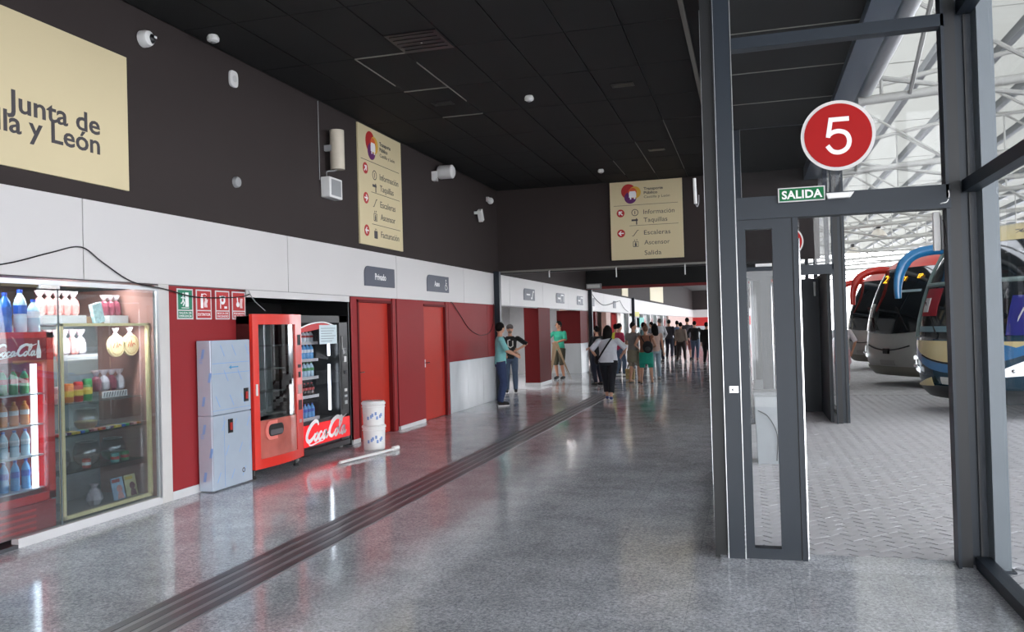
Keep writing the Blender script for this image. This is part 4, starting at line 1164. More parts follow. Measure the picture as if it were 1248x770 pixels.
def bottle(name, label, x, y, z, h, r, body, cap, band=None, group=None, glassy=False):
    t = thing(name, label, 'bottle', (x, y, z), 0, group)
    MB().lathe([(r * 0.9, 0.0), (r, h * 0.04), (r, h * 0.34), (r * 0.93, h * 0.38), (r, h * 0.42), (r, h * 0.64), (r * 0.75, h * 0.78), (r * 0.34, h * 0.9), (r * 0.34, h * 0.93)], (0, 0, 0), 12).build('body', body, t, smooth=True, local=True)
    MB().lathe([(r * 0.4, h * 0.925), (r * 0.4, h)], (0, 0, 0), 10).build('cap', cap, t, local=True)
    if band: MB().lathe([(r * 1.02, h * 0.43), (r * 1.02, h * 0.63)], (0, 0, 0), 12, caps=False).build('label', band, t, local=True)
    return t
def can(name, label, x, y, z, h, r, m, m2, group=None, cat='can'):
    t = thing(name, label, cat, (x, y, z), 0, group)
    MB().lathe([(r * 0.85, 0), (r, h * 0.06), (r, h * 0.93), (r * 0.85, h)], (0, 0, 0), 12).build('body', m, t, smooth=True, local=True)
    MB().lathe([(r * 1.015, h * 0.3), (r * 1.015, h * 0.62)], (0, 0, 0), 12, caps=False).build('label', m2, t, local=True)
    return t
water_b = mat('water_blue', (92, 160, 214), 0.15, noise=0.1); cap_b = mat('cap_blue', (20, 60, 170), 0.4); lab_b = mat('label_blue', (24, 84, 178), 0.4, noise=0.2, nscale=30)
water_c = mat('water_clear', (176, 204, 220), 0.12, noise=0.1); lab_w = mat('label_white', (216, 222, 228), 0.5, noise=0.15, nscale=25)
lab_r = mat('label_red', (176, 40, 36), 0.45, noise=0.15, nscale=30); orange = mat('juice_orange', (206, 120, 40), 0.3, noise=0.15); green_m = mat('can_green', (60, 140, 76), 0.4, noise=0.15)
yellow_m = mat('pack_yellow', (216, 190, 70), 0.4, noise=0.2); cola_m = mat('cola_brown', (52, 20, 14), 0.15); pinkm = mat('candy_pink', (206, 140, 134), 0.45, noise=0.35, nscale=40)
for i, (y, hh, m, b_) in enumerate(((5.57, 0.34, water_b, lab_w), (5.73, 0.33, mat('water_deep', (40, 96, 180), 0.15, noise=0.1), lab_b), (5.88, 0.36, water_c, lab_b), (5.995 + 0.02, 0.28, water_c, lab_w))):
    bottle('water_bottle', ('pale blue water bottle standing leftmost on the red cooler', 'deep blue bottle standing second on the red cooler', 'tall clear bottle with blue label on the red cooler', 'short clear bottle at the right end of the red cooler')[i], -6.15, y - 0.04, 1.722, hh, 0.052, m, cap_b, b_, 'water bottles on top of the cooler').location += CAB_SHIFT
cool = [(0, (water_b, lab_b, cap_b)), (1, (water_c, lab_w, cap_b)), (2, (orange, lab_w, orange)), (3, (cola_m, lab_r, lab_r))]
for si, z in enumerate(SH):
    for j in range(8):
        y = 5.12 + 0.108 * j
        names = ('blue water bottle', 'clear water bottle', 'orange juice bottle', 'dark cola bottle')
        if si == 3 and j >= 4: mset = (green_m, lab_r, lab_r); nm = 'green drink bottle'
        elif si == 2 and j < 4: mset = (cola_m, lab_r, lab_r); nm = 'dark cola bottle'
        else: mset = cool[si][1]; nm = names[si]
        o = bottle('drink_bottle', '%s %s on the %s shelf of the red cooler' % (ordn(j, 8), nm, ('lowest', 'second', 'third', 'top')[si]), -6.16, y, z, (0.25, 0.22, 0.20, 0.21)[si], 0.036, mset[0], mset[2], mset[1], 'bottles inside the drinks cooler')
        o.location += CAB_SHIFT

ck.location += CAB_SHIFT; 
# --- display cabinet with a gold frame
cb = thing('display_cabinet', 'glass snack cabinet with a thin gold frame behind the kiosk window', 'cabinet', (-6.0, 6.33, 0.08))
MB().box(-5.76, -5.72, 5.79, 5.82, 0.09, 1.79).box(-5.76, -5.72, 6.87, 6.895, 0.09, 1.79).box(-5.76, -5.72, 5.79, 6.895, 1.765, 1.79).box(-5.76, -5.72, 5.79, 6.895, 0.09, 0.12).build('frame', cream_gold, cb)
MB().box(-6.35, -5.77, 5.79, 6.895, 1.775, 1.79).box(-6.35, -5.77, 5.79, 6.895, 0.085, 0.10).build('casing', grey_plastic, cb)
MB().box(-6.37, -6.35, 5.79, 6.895, 0.09, 1.79).build('back_panel', mat('cabinet_back', (132, 138, 140), 0.5, noise=0.1), cb)
MB().box(-5.745, -5.738, 5.82, 6.87, 0.12, 1.765).build('front_glass', glass, cb)
for z in (0.47, 0.80, 1.08): MB().box(-6.33, -5.80, 5.83, 6.86, z - 0.008, z).build('shelf', glass_mat('glass_shelf', (214, 232, 228), 0.1, smudge=0.05), cb)
MB().box(-5.86, -5.85, 5.88, 6.35, 1.46, 1.51).build('shelf_strip', white_panel, cb)
t_ = MB().box(-5.86, -5.85, 6.40, 6.72, 1.09, 1.15).build('price_strip', white_panel, cb)
for i in range(9): MB().prism([(0.01 + 0.034 * i, 0.008), (0.018 + 0.034 * i, 0.008), (0.034 + 0.034 * i, 0.052), (0.026 + 0.034 * i, 0.052)], MX(-5.85, 6.40, 1.09), 0.002).build('stripe', ink, t_)

def pouch(name, label, x, y, z, h, w_, m, group=None, knot=True):
    t = thing(name, label, 'sweet bag', (x, y, z), 0, group)
    MB().lathe([(w_ * 0.40, 0.0), (w_ * 0.58, h * 0.10), (w_ * 0.60, h * 0.42), (w_ * 0.45, h * 0.62), (w_ * 0.16, h * 0.74)], (0, 0, 0), 7).build('bag', m, t, local=True)
    MB().lathe([(w_ * 0.15, h * 0.73), (w_ * 0.36, h * 0.86), (w_ * 0.5, h)], (0, 0, 0), 9, caps=False).build('ruffle', mat('cellophane', (216, 200, 204), 0.2, noise=0.2, nscale=30), t, local=True)
    return t
silver_m = mat('silver_wrap', (186, 182, 188), 0.25, noise=0.3, nscale=40); plum = mat('plum_wrap', (120, 52, 66), 0.4, noise=0.3, nscale=40)
tb = tag(box('white_tray', white_panel, -6.2, -5.95, 5.83, 6.33, 1.79, 1.87), 'long white carton tray on top of the display cabinet, left', 'tray')
tb = tag(box('white_tray', white_panel, -6.2, -5.95, 6.62, 6.93 - 0.06, 1.79, 1.87), 'white carton tray on top of the display cabinet, right', 'tray')
for i in range(5): pouch('sweet_bag', '%s pink cellophane bag of sweets in the left white tray' % ordn(i, 5), -6.05, 5.90 + 0.095 * i, 1.872, 0.22, 0.085, pinkm, 'bags in the left tray')
for i in range(3): pouch('sweet_bag', '%s plum coloured bag of sweets in the right white tray' % ordn(i, 3), -6.05, 6.66 + 0.08 * i, 1.872, 0.20, 0.08, plum, 'bags in the right tray')
mp_ = thing('prepaid_card_box', 'blue and white patterned card box leaning between the white trays', 'box', (-5.95, 6.45, 1.79))
MB().xbox(Matrix.Translation((-5.95, 6.46, 1.89)) @ Matrix.Rotation(0.25, 4, 'X'), 0.04, 0.12, 0.19).build('card_box', mat('blue_white_print', (170, 200, 224), 0.4, noise=0.5, nscale=25), mp_)
MB().box(-6.1, -5.98, 6.36, 6.58, 1.79, 1.86).build('tray', mat('carton', (170, 130, 100), 0.6), mp_)
for i in range(5): pouch('sweet_bag', '%s sweet bag above the plain white strip in the cabinet' % ordn(i, 5), -6.0, 5.92 + 0.095 * i, 1.50, 0.24, 0.085, pinkm if i % 2 else silver_m, 'bags on the upper strip of the cabinet')
for i, (y, z) in enumerate(((6.60, 1.575), (6.79, 1.58))):
    t = thing('wafer_pack', 'round pale wafer pack with red lettering, %s of the two in the cabinet' % ('left', 'right')[i], 'snack', (-5.87, y, z - 0.12))
    MB().prism(circle_poly(0.105, 26, 0, 0), MX(-5.88, y, z), 0.03).build('pack', mat('wafer', (214, 196, 150), 0.5, noise=0.12, nscale=14), t)
    MB().ribbon(circle_poly(0.085, 24) + [(0.085, 0)], 0.006, MX(-5.85, y, z), 0.001).build('printed_ring', mat('ring_print', (176, 140, 90), 0.5), t)
    MB().ribbon([(-0.05, -0.02), (-0.03, 0.03), (-0.01, -0.02), (0.0, 0.055), (0.012, -0.02), (0.03, 0.02), (0.05, 0.0)], 0.010, MX(-5.85, y, z), 0.0015).build('printed_name', red_ink, t)
    MB().lathe([(0.03, 0.1), (0.012, 0.13), (0.035, 0.17)], (-5.87, y, z), 8, caps=False).build('ruffle', MATS['cellophane'], t)
tubes = ((5.93, 0.15, silver_m, white_panel, 'silver'), (6.05, 0.17, orange, yellow_m, 'orange'), (6.16, 0.18, lab_r, yellow_m, 'red'), (6.27, 0.20, green_m, yellow_m, 'green'))
for (y, h, a, b, nm) in tubes:
    can('snack_tube', '%s snack tube standing on the middle shelf of the cabinet' % nm, -5.9, y, 1.082, h, 0.042, a, b, None, 'snack')
for i in range(4): pouch('sweet_bag', '%s sweet bag above the striped price strip in the cabinet' % ordn(i, 4), -5.95, 6.43 + 0.10 * i, 1.15, 0.20, 0.085, plum if i % 2 == 0 else silver_m, 'bags above the striped strip')
for i, (y, z, r, m, lb) in enumerate(((6.33, 0.872, 0.11, gold_ink, 'glass bowl with yellowish sweets on the upper glass shelf'), (6.33, 0.548, 0.12, silver_m, 'large glass bowl of pale wrapped sweets, middle of the cabinet'), (6.66, 0.545, 0.115, green_m, 'glass bowl of green and red sweets at the right of the cabinet'), (6.0, 0.548, 0.10, silver_m, 'glass bowl half hidden by reflections at the left of the cabinet'))):
    t = thing('glass_bowl', lb, 'bowl', (-5.98, y, z - 0.07))
    z0 = z - 0.066
    MB().lathe([(r * 0.55, 0), (r * 0.9, r * 0.35), (r, r * 0.85), (r * 0.92, r * 1.35), (r * 0.72, r * 1.75)], (-5.98, y, z0), 20, caps=False).build('bowl', glass_shop, t, smooth=True)
    MB().lathe([(r * 0.5, 0.004), (r * 0.85, r * 0.35), (r * 0.93, r * 0.7), (r * 0.6, r * 0.78)], (-5.98, y, z0), 16).build('sweets', m, t, smooth=True)
    MB().lathe([(r * 0.72, r * 1.74), (r * 0.75, r * 1.79), (r * 0.70, r * 1.79)], (-5.98, y, z0), 20, caps=False).build('rim', alu, t)
cols = (lab_r, yellow_m, green_m, orange, purple_ink, lab_b, pinkm, silver_m, gold_ink, plum)
cn_ = ('red', 'yellow', 'green', 'orange', 'purple', 'blue', 'pink', 'silver', 'gold', 'plum')
for i in range(20):
    y = 5.86 + 0.051 * i
    t = thing('candy_bar', '%s wrapped candy bar in the %s half of the row on the glass shelf' % (cn_[(i * 7) % 10], 'left' if i < 10 else 'right'), 'snack', (-5.86, y, 0.802), 0, 'candy bars along the glass shelf')
    MB().xbox(Matrix.Translation((0, 0, 0.012)) @ Matrix.Rotation(0.3 * math.sin(i * 3.1), 4, 'Z'), 0.10, 0.042, 0.022).build('wrapper', cols[(i * 7) % 10], t, local=True)
for (y, x, m, nm) in ((6.55, -5.86, mat('teal_can', (60, 160, 150)), 'teal'), (6.68, -5.86, green_m, 'green'), (6.22, -5.88, lab_r, 'red and white')):
    can('small_can', '%s small can on the lower shelf of the cabinet' % nm, x, y, 0.472, 0.085, 0.038, m, lab_w if nm[0] == 'r' else lab_r)
for i, (y, m, lb) in enumerate(((6.60, mat('magazine_blue', (150, 180, 214), 0.35, noise=0.4, nscale=14), 'blue toned puzzle magazine leaning at the cabinet bottom'), (6.77, mat('magazine_yellow', (216, 200, 150), 0.35, noise=0.4, nscale=14), 'yellow toned magazine leaning at the bottom right of the cabinet'))):
    t = thing('magazine', lb, 'magazine', (-5.84, y, 0.10))
    M_ = Matrix.Translation((-5.86, y - 0.075, 0.105)) @ Matrix.Rotation(-0.2, 4, 'Y') @ MX(0, 0, 0)
    MB().prism([(0, 0), (0.15, 0), (0.15, 0.21), (0, 0.21)], M_, 0.008).build('cover', m, t)
    F9 = M_ @ Matrix.Translation((0, 0, 0.008))
    MB().prism(circle_poly(0.036, 16, 0.09, 0.10), F9, 0.001).prism([(0.05, 0.005), (0.135, 0.005), (0.12, 0.065), (0.065, 0.065)], F9, 0.001).build('printed_portrait', (pinkm, plum)[i], t)
    MB().prism([(0.01, 0.165), (0.11, 0.165), (0.11, 0.195), (0.01, 0.195)], F9, 0.001).build('printed_title', (lab_r, yellow_m)[i], t)
pb = thing('crumpled_bag', 'crumpled clear bag at the bottom of the cabinet', 'bag', (-5.95, 6.38, 0.10))
MB().lathe([(0.05, 0.0), (0.08, 0.05), (0.06, 0.12), (0.02, 0.16)], (-5.95, 6.38, 0.101), 7).build('bag', silver_m, pb, smooth=True)
MB().lathe([(0.02, 0.155), (0.045, 0.19)], (-5.95, 6.38, 0.101), 7, caps=False).build('ruffle', MATS['cellophane'], pb)
fr = tag(box('chest_freezer', white_panel, -6.9, -6.5, 6.1, 6.85, 0.03, 0.85), 'white appliance standing behind the display cabinet', 'appliance')

# ================================================================== STEEL LOCKERS (wrapped in film)
film = mat('film_wrapped_steel', (190, 202, 216), 0.22, metal=0.35, noise=0.06, nscale=4)
film_side = film
blue_print = mat('blue_film_print', (60, 130, 200), 0.4)
pale_print = mat('pale_film_print', (112, 148, 196), 0.35)
lx = -5.45
for (z0, z1, lb, low) in ((0.012, 0.800, 'lower steel cabinet in printed protective film beside the red machine', True), (0.804, 1.595, 'upper steel cabinet in printed protective film stacked on the lower one', False)):
    t = thing('steel_cabinet', lb, 'cabinet', (-5.55, 7.84, z0))
    MB().box(W + 0.02, lx - 0.012, 7.487, 8.185, z0, z1).build('body', film, t, bevel=0.004)
    d = MB().box(lx - 0.011, lx, 7.492, 8.180, z0 + 0.004, z1 - 0.004).build('door', film, t)
    F2 = MX(lx, 7.49, z0)
    hz = 0.45 if not low else 0.58
    if low: hy = 0.30
    else: hy = 0.60; hz = 0.10
    MB().box(lx, lx + 0.008, 7.49 + hy - 0.04, 7.49 + hy + 0.04, z0 + hz - 0.0, z0 + hz + 0.15).build('lock_plate', black_plastic, d)
    MB().box(lx + 0.008, lx + 0.016, 7.49 + hy - 0.015, 7.49 + hy + 0.02, z0 + hz + 0.03, z0 + hz + 0.11).build('latch', mat('latch_red', (170, 40, 36), 0.4), d)
    mb = MB()
    for i in range(9 if low else 8):
        u = 0.06 + 0.075 * i + (0.02 if i % 2 else 0); v = (0.08 + 0.27 * ((i * 2) % 3))
        s_ = 1 if low else -1
        mb.ribbon([(u, v), (min(0.67, u + 0.06), v + 0.10 * s_ + (0.1 if s_ < 0 else 0))] if low else [(u, v + 0.12), (min(0.67, u + 0.07), v)], 0.010, F2, 0.0008)
    mb.build('printed_film', pale_print, t)['kind'] = 'stuff'
    if low:
        MB().box(lx, lx + 0.001, 7.49 + 0.19, 7.49 + 0.193, z0 + 0.02, z1 - 0.02).build('film_seam', blue_print, t)
        MB().ribbon(circle_poly(0.022, 14, 0.53, 0.14) + [(0.552, 0.14)], 0.012, F2, 0.001).build('stamp', ink, t)
    else:
        MB().box(lx, lx + 0.001, 7.50, 8.17, 1.348, 1.352).box(lx, lx + 0.001, 7.50, 8.17, 1.238, 1.242).box(lx, lx + 0.001, 7.50, 8.17, 0.85, 0.853).build('film_seam', blue_print, t)
        mb = MB(); c = F2 @ Matrix.Translation((0.40, 0.495, 0)); mb.ribbon([(-0.07, 0), (0.07, 0)], 0.012, c, 0.001); mb.prism([(-0.10, 0), (-0.06, 0.022), (-0.06, -0.022)], c, 0.001)
        mb.build('printed_arrow', mat('arrow_print', (20, 120, 170), 0.4), t)
    mb = MB()
    for (sx_, sz_) in ((-5.58, 0.65), (-5.58, 0.15), (-5.5, 0.4)):
        mb.prism([(0, 0), (0.03, 0), (0.05, 0.1), (0.02, 0.1)], Matrix(((1, 0, 0, sx_), (0, 0, -1, 7.487), (0, 1, 0, z0 + sz_ - 0.05), (0, 0, 0, 1))), 0.001)
    for i in range(4): mb.box(-5.60, -5.56, 7.4862, 7.487, z0 + 0.55 + 0.014 * i, z0 + 0.556 + 0.014 * i)
    mb.build('printed_film', pale_print, t)['kind'] = 'stuff'

# ================================================================== RED VENDING MACHINE
vred = mat('machine_red', (214, 44, 30), 0.3, noise=0.03, coat=0.4)
mirror_in = mat('machine_interior', (190, 194, 196), 0.35, noise=0.25, nscale=3)
X1 = -5.42
rm = thing('vending_machine', 'bright red empty vending machine with tall glass door', 'vending machine', (-5.8, 8.74, 0.0))
MB().box(-6.25, -5.745, 8.225, 9.265, 0.13, 1.86).box(-5.745, X1 - 0.05, 8.225, 8.30, 0.13, 1.86).box(-5.745, X1 - 0.05, 9.08, 9.265, 0.13, 1.86).box(-5.745, X1 - 0.05, 8.225, 9.265, 1.77, 1.86).box(-5.745, X1 - 0.05, 8.225, 9.265, 0.13, 0.65).build('cabinet', mat('dark_machine_body', (60, 16, 16), 0.4), rm)
def bow(u):  # slight outward curve of the front
    return 0.055 * (1 - ((u - 0.53) / 0.53) ** 2)
mb = MB()
def curved_panel(mb, u0, u1, v0, v1, base, th, n=10):
    k = len(mb.v)
    for i in range(n + 1):
        u = u0 + (u1 - u0) * i / n
        for v in (v0, v1):
            for w_ in (0, th):
                mb.v.append(Vector((base + bow(u) + w_, 8.215 + u, v)))
    for i in range(n):
        a = k + 4 * i; b = a + 4
        mb.f += [(a + 1, b + 1, b + 3, a + 3), (a, a + 2, b + 2, b), (a + 2, a + 3, b + 3, b + 2), (a, b, b + 1, a + 1)]
    mb.f += [(k, k + 1, k + 3, k + 2)]; e = k + 4 * n; mb.f += [(e, e + 2, e + 3, e + 1)]
    return mb
for (a, b, c, d) in ((0, 0.09, 0.11, 1.88), (0.86, 1.06, 0.11, 1.88), (0.09, 0.86, 1.76, 1.88), (0.09, 0.86, 0.11, 0.22)):
    curved_panel(mb, a, b, c, d, X1 - 0.05, 0.04)
mb.build('door_surround', vred, rm)
# interior is dim, mirrored, with empty shelves
wi = MB().box(-5.74, -5.72, 8.31, 9.07, 0.66, 1.76).build('interior_back', mirror_in, rm)
curved_panel(MB(), 0.09, 0.86, 0.66, 1.76, X1 - 0.035, 0.006).build('door_glass', glass_mat('machine_glass', (222, 226, 226), 0.35), rm)
for z in (0.68, 0.95, 1.22, 1.50): MB().box(-5.72, -5.55, 8.31, 9.07, z, z + 0.015).build('shelf', grey_plastic, rm)
lowp = curved_panel(MB(), 0.09, 0.86, 0.22, 0.655, X1 - 0.04, 0.02).build('lower_panel', mat('glossy_lower_panel', (176, 96, 86), 0.1, noise=0.3, nscale=4), rm)
def oval(w_, h_, r, n=6):
    out = []
    for (cx, cy, a0) in ((w_ - r, h_ - r, 0), (r, h_ - r, 90), (r, r, 180), (w_ - r, r, 270)):
        for i in range(n + 1):
            a = math.radians(a0 + 90 * i / n); out.append((cx + r * math.cos(a), cy + r * math.sin(a)))
    return out
MB().prism(oval(0.42, 0.22, 0.1), MX(X1 + 0.012, 8.38, 0.42), 0.02).build('slot_surround', mat('slot_pink', (222, 120, 110), 0.35), rm)
so = MB().prism(oval(0.31, 0.14, 0.06), MX(X1 + 0.032, 8.435, 0.46), 0.006).build('delivery_slot', black_plastic, rm)
MB().prism(oval(0.27, 0.06, 0.025), MX(X1 + 0.038, 8.455, 0.475), 0.004).build('slot_flap', mat('flap_grey', (90, 88, 92), 0.3), so)
for (v, h_, w_, m) in ((1.50, 0.13, 0.07, black_plastic), (1.22, 0.04, 0.07, black_plastic), (1.10, 0.07, 0.05, black_plastic), (0.90, 0.11, 0.09, mat('key_grey', (180, 150, 146), 0.4)), (0.70, 0.12, 0.08, mat('coin_dark', (60, 30, 30), 0.4)), (0.54, 0.04, 0.05, alu)):
    o = MB().box(X1 - 0.005, X1 + 0.018, 9.17 - w_ / 2, 9.17 + w_ / 2, v, v + h_).build('control', m, rm)
MB().box(X1 - 0.0, X1 + 0.016, 8.24, 8.262, 0.95, 1.08).build('door_handle', white_plastic, rm)
for (x, y) in ((-5.50, 8.27), (-5.50, 9.2), (-6.15, 8.27), (-6.15, 9.2)):
    lg = MB().tube([(x, y, 0.03), (x, y, 0.14)], 0.02, 8).box(x - 0.03, x + 0.05, y - 0.03, y + 0.03, 0.10, 0.135).build('leg', black_plastic, rm)
    MB().lathe([(0.035, 0.0), (0.035, 0.02), (0.02, 0.035)], (x, y, 0), 12).build('foot', mat('rubber', (24, 24, 24), 0.8), lg)

# ================================================================== COLA VENDING MACHINE
X2 = -5.60
cm = thing('vending_machine', 'black cola vending machine with red script panel and lit drinks', 'vending machine', (-5.95, 10.17, 0.0))
blk = mat('machine_black', (24, 25, 28), 0.3, noise=0.04, coat=0.2)
MB().box(-6.5, -6.44, 9.50, 10.84, 0.12, 1.88).box(-6.5, X2 - 0.03, 9.46, 9.50, 0.12, 1.88).box(-6.5, X2 - 0.03, 10.62, 10.84, 0.12, 1.88).box(-6.5, X2 - 0.03, 9.46, 10.84, 1.80, 1.88).box(-6.5, X2 - 0.03, 9.46, 10.84, 0.12, 0.47).build('cabinet', blk, cm)
MB().box(X2 - 0.03, X2, 9.46, 9.54, 0.12, 1.88).box(X2 - 0.03, X2, 10.60, 10.84, 0.12, 1.88).box(X2 - 0.03, X2, 9.46, 10.84, 1.78, 1.88).box(X2 - 0.03, X2, 9.46, 10.84, 0.44, 0.485).build('door_frame', blk, cm, bevel=0.004)
rp = MB().box(X2 - 0.02, X2 + 0.012, 9.47, 10.83, 0.16, 0.44).build('script_panel', mat('cola_red', (222, 28, 34), 0.25, noise=0.02, emit=(222, 28, 34), estr=0.15), cm)
cola_script(1.18, MX(X2 + 0.013, 9.57, 0.21), white_ink, rp, 'script_lettering', k=5)
MB().box(-6.42, -6.40, 9.51, 10.60, 0.48, 1.79).build('lining', mat('lit_lining', (186, 200, 212), 0.5, noise=0.06), cm)
# red and white swoosh over the glass
sw1 = smooth_pts([(0.08, 0.0), (0.35, 0.055), (0.7, 0.075), (1.02, 0.02)], 5)
MB().prism([(0.07, -0.05)] + [(p.x, p.y) for p in sw1] + [(0.8, 0.02), (0.4, -0.02)], MX(X2 - 0.004, 9.46, 1.70), 0.004).build('red_swoosh', red_metal, cm)
MB().ribbon([(p.x, p.y + 0.012) for p in sw1], 0.018, MX(X2 + 0.001, 9.46, 1.70), 0.002).build('white_swoosh', white_ink, cm)
MB().box(X2 - 0.015, X2 - 0.008, 9.54, 10.60, 0.485, 1.78).build('door_glass', glass, cm)
nt_ = tag(box('paper_notice', mat('notice_paper', (206, 220, 224), 0.7, noise=0.03), X2 + 0.001, X2 + 0.004, 10.03, 10.52, 1.49, 1.75), 'white paper notice taped to the cola machine glass', 'notice')
mb = MB()
for i in range(6):
    mb.box(X2 + 0.004, X2 + 0.0048, 10.07, 10.48 - 0.05 * (i % 3), 1.70 - 0.035 * i, 1.708 - 0.035 * i)
mb.build('printed_lines', mat('print_grey', (130, 142, 150), 0.6), nt_)
for (z0, z1) in ((0.56, 1.20), (1.32, 1.50)):
    MB().tube([(-5.72, 10.50, z0), (-5.72, 10.50, z1)], 0.018, 8).build('light_tube', mat('lit_tube'), cm)
CS = (0.50, 0.80, 1.05, 1.29, 1.52)
for z in CS:
    s1 = MB().box(-6.40, -5.74, 9.52, 10.22, z - 0.015, z).build('shelf', grey_plastic, cm)
    MB().box(-5.74, -5.73, 9.52, 10.22, z - 0.03, z + 0.01).build('price_rail', white_panel, s1)
vmix = [(water_b, cap_b, lab_b, 0.19, 'blue water bottle'), (cola_m, lab_r, lab_r, 0.17, 'brown cola bottle'), (water_c, green_m, green_m, 0.20, 'green-labelled bottle'), (water_b, cap_b, lab_w, 0.21, 'pale water bottle'), (lab_w, red_ink, lab_r, 0.15, 'red and white bottle')]
for si, z in enumerate(CS):
    mset = vmix[(0, 1, 2, 3, 4)[si]]
    for j in range(7):
        o = bottle('drink_bottle', '%s %s on the %s row of the cola machine' % (ordn(j, 7), mset[4], ('lowest', 'second', 'middle', 'fourth', 'top')[si]), -5.80, 9.575 + 0.095 * j, z, mset[3], 0.036, mset[0], mset[1], mset[2], 'bottles inside the cola machine')
cp = MB().box(X2, X2 + 0.006, 10.63, 10.80, 0.55, 1.60).build('control_panel', black_plastic, cm)
for (v, h_, m) in ((1.33, 0.09, chrome), (1.22, 0.08, white_panel), (1.05, 0.05, mat('display_dark', (40, 44, 50), 0.2)), (0.80, 0.04, white_panel), (0.62, 0.05, alu), (0.72, 0.03, alu)):
    MB().box(X2 + 0.006, X2 + 0.014, 10.70, 10.77, v, v + h_).build('button', m, cp)
MB().box(X2 + 0.006, X2 + 0.011, 10.66, 10.665, 1.40, 1.58).build('edge_mark', white_panel, cp)
for (x, y) in ((-5.70, 9.55), (-5.70, 10.75), (-6.4, 9.55), (-6.4, 10.75)):
    MB().lathe([(0.03, 0.0), (0.03, 0.02), (0.018, 0.03), (0.018, 0.125)], (x, y, 0), 10).build('foot', grey_plastic, cm)
MB().box(X2 - 0.02, X2 + 0.03, 9.5, 10.8, 0.05, 0.12).build('kick_plate', blk, cm)

# buckets and pole
def bucket(z, label, dirty):
    t = thing('white_bucket', label, 'bucket', (-5.10, 10.60, z))
    MB().lathe([(0.135, 0.0), (0.145, 0.01), (0.157, 0.34), (0.150, 0.345), (0.138, 0.02)], (-5.10, 10.60, z), 28).build('body', white_plastic, t, smooth=True)
    MB().lathe([(0.160, 0.30), (0.168, 0.305), (0.168, 0.33), (0.160, 0.335)], (-5.10, 10.60, z), 28, caps=False).build('rim', white_plastic, t)
    MB().lathe([(0.159, 0.265), (0.164, 0.268), (0.164, 0.275), (0.159, 0.278)], (-5.10, 10.60, z), 28, caps=False).build('rib', white_plastic, t)
    pr = MB()
    for i in range(7):
        a = math.radians(-95 + 12 * i + (5 if i % 2 else 0)); zz = z + 0.10 + 0.02 * ((i * 5) % 4)
        c = Vector((-5.10, 10.60, 0)); d = Vector((math.cos(a), math.sin(a), 0)); tn = Vector((-math.sin(a), math.cos(a), 0))
        r = 0.150
        p = [c + d * r + tn * s_ * 0.014 + Vector((0, 0, zz + q)) for s_, q in ((-1, 0), (1, 0), (1, 0.045), (-1, 0.045))]
        pr.add(p + [q + d * 0.003 for q in p], [(4, 5, 6, 7), (0, 1, 5, 4), (1, 2, 6, 5), (2, 3, 7, 6), (3, 0, 4, 7)])
    pr.build('printed_label', mat('bucket_print', (120, 146, 196), 0.5, noise=0.3, nscale=30), t)
    return t
bucket(0.001, 'white plastic bucket with blue print standing on the floor', True)
bucket(0.325, 'white plastic bucket stacked on top of the other', True)
MB().lathe([(0.152, 0.668), (0.152, 0.676)], (-5.10, 10.60, 0.0), 24).build('lid', white_plastic, bpy.data.objects['white_bucket.001'])
pl = thing('white_pole', 'white plastic pole lying on the floor beside the buckets', 'pole', (-4.85, 9.93, 0))
MB().tube([(-4.965, 9.33, 0.026), (-4.735, 10.53, 0.026)], 0.019, 12).build('tube', white_plastic, pl, smooth=True)
MB().tube([(-4.75, 10.45, 0.034), (-4.728, 10.565, 0.034)], 0.033, 12).build('end_cap', white_plastic, pl, smooth=True)
MB().tube([(-4.99, 9.33, 0.013), (-4.90, 9.80, 0.013)], 0.012, 8).build('thin_rod', grey_plastic, pl)

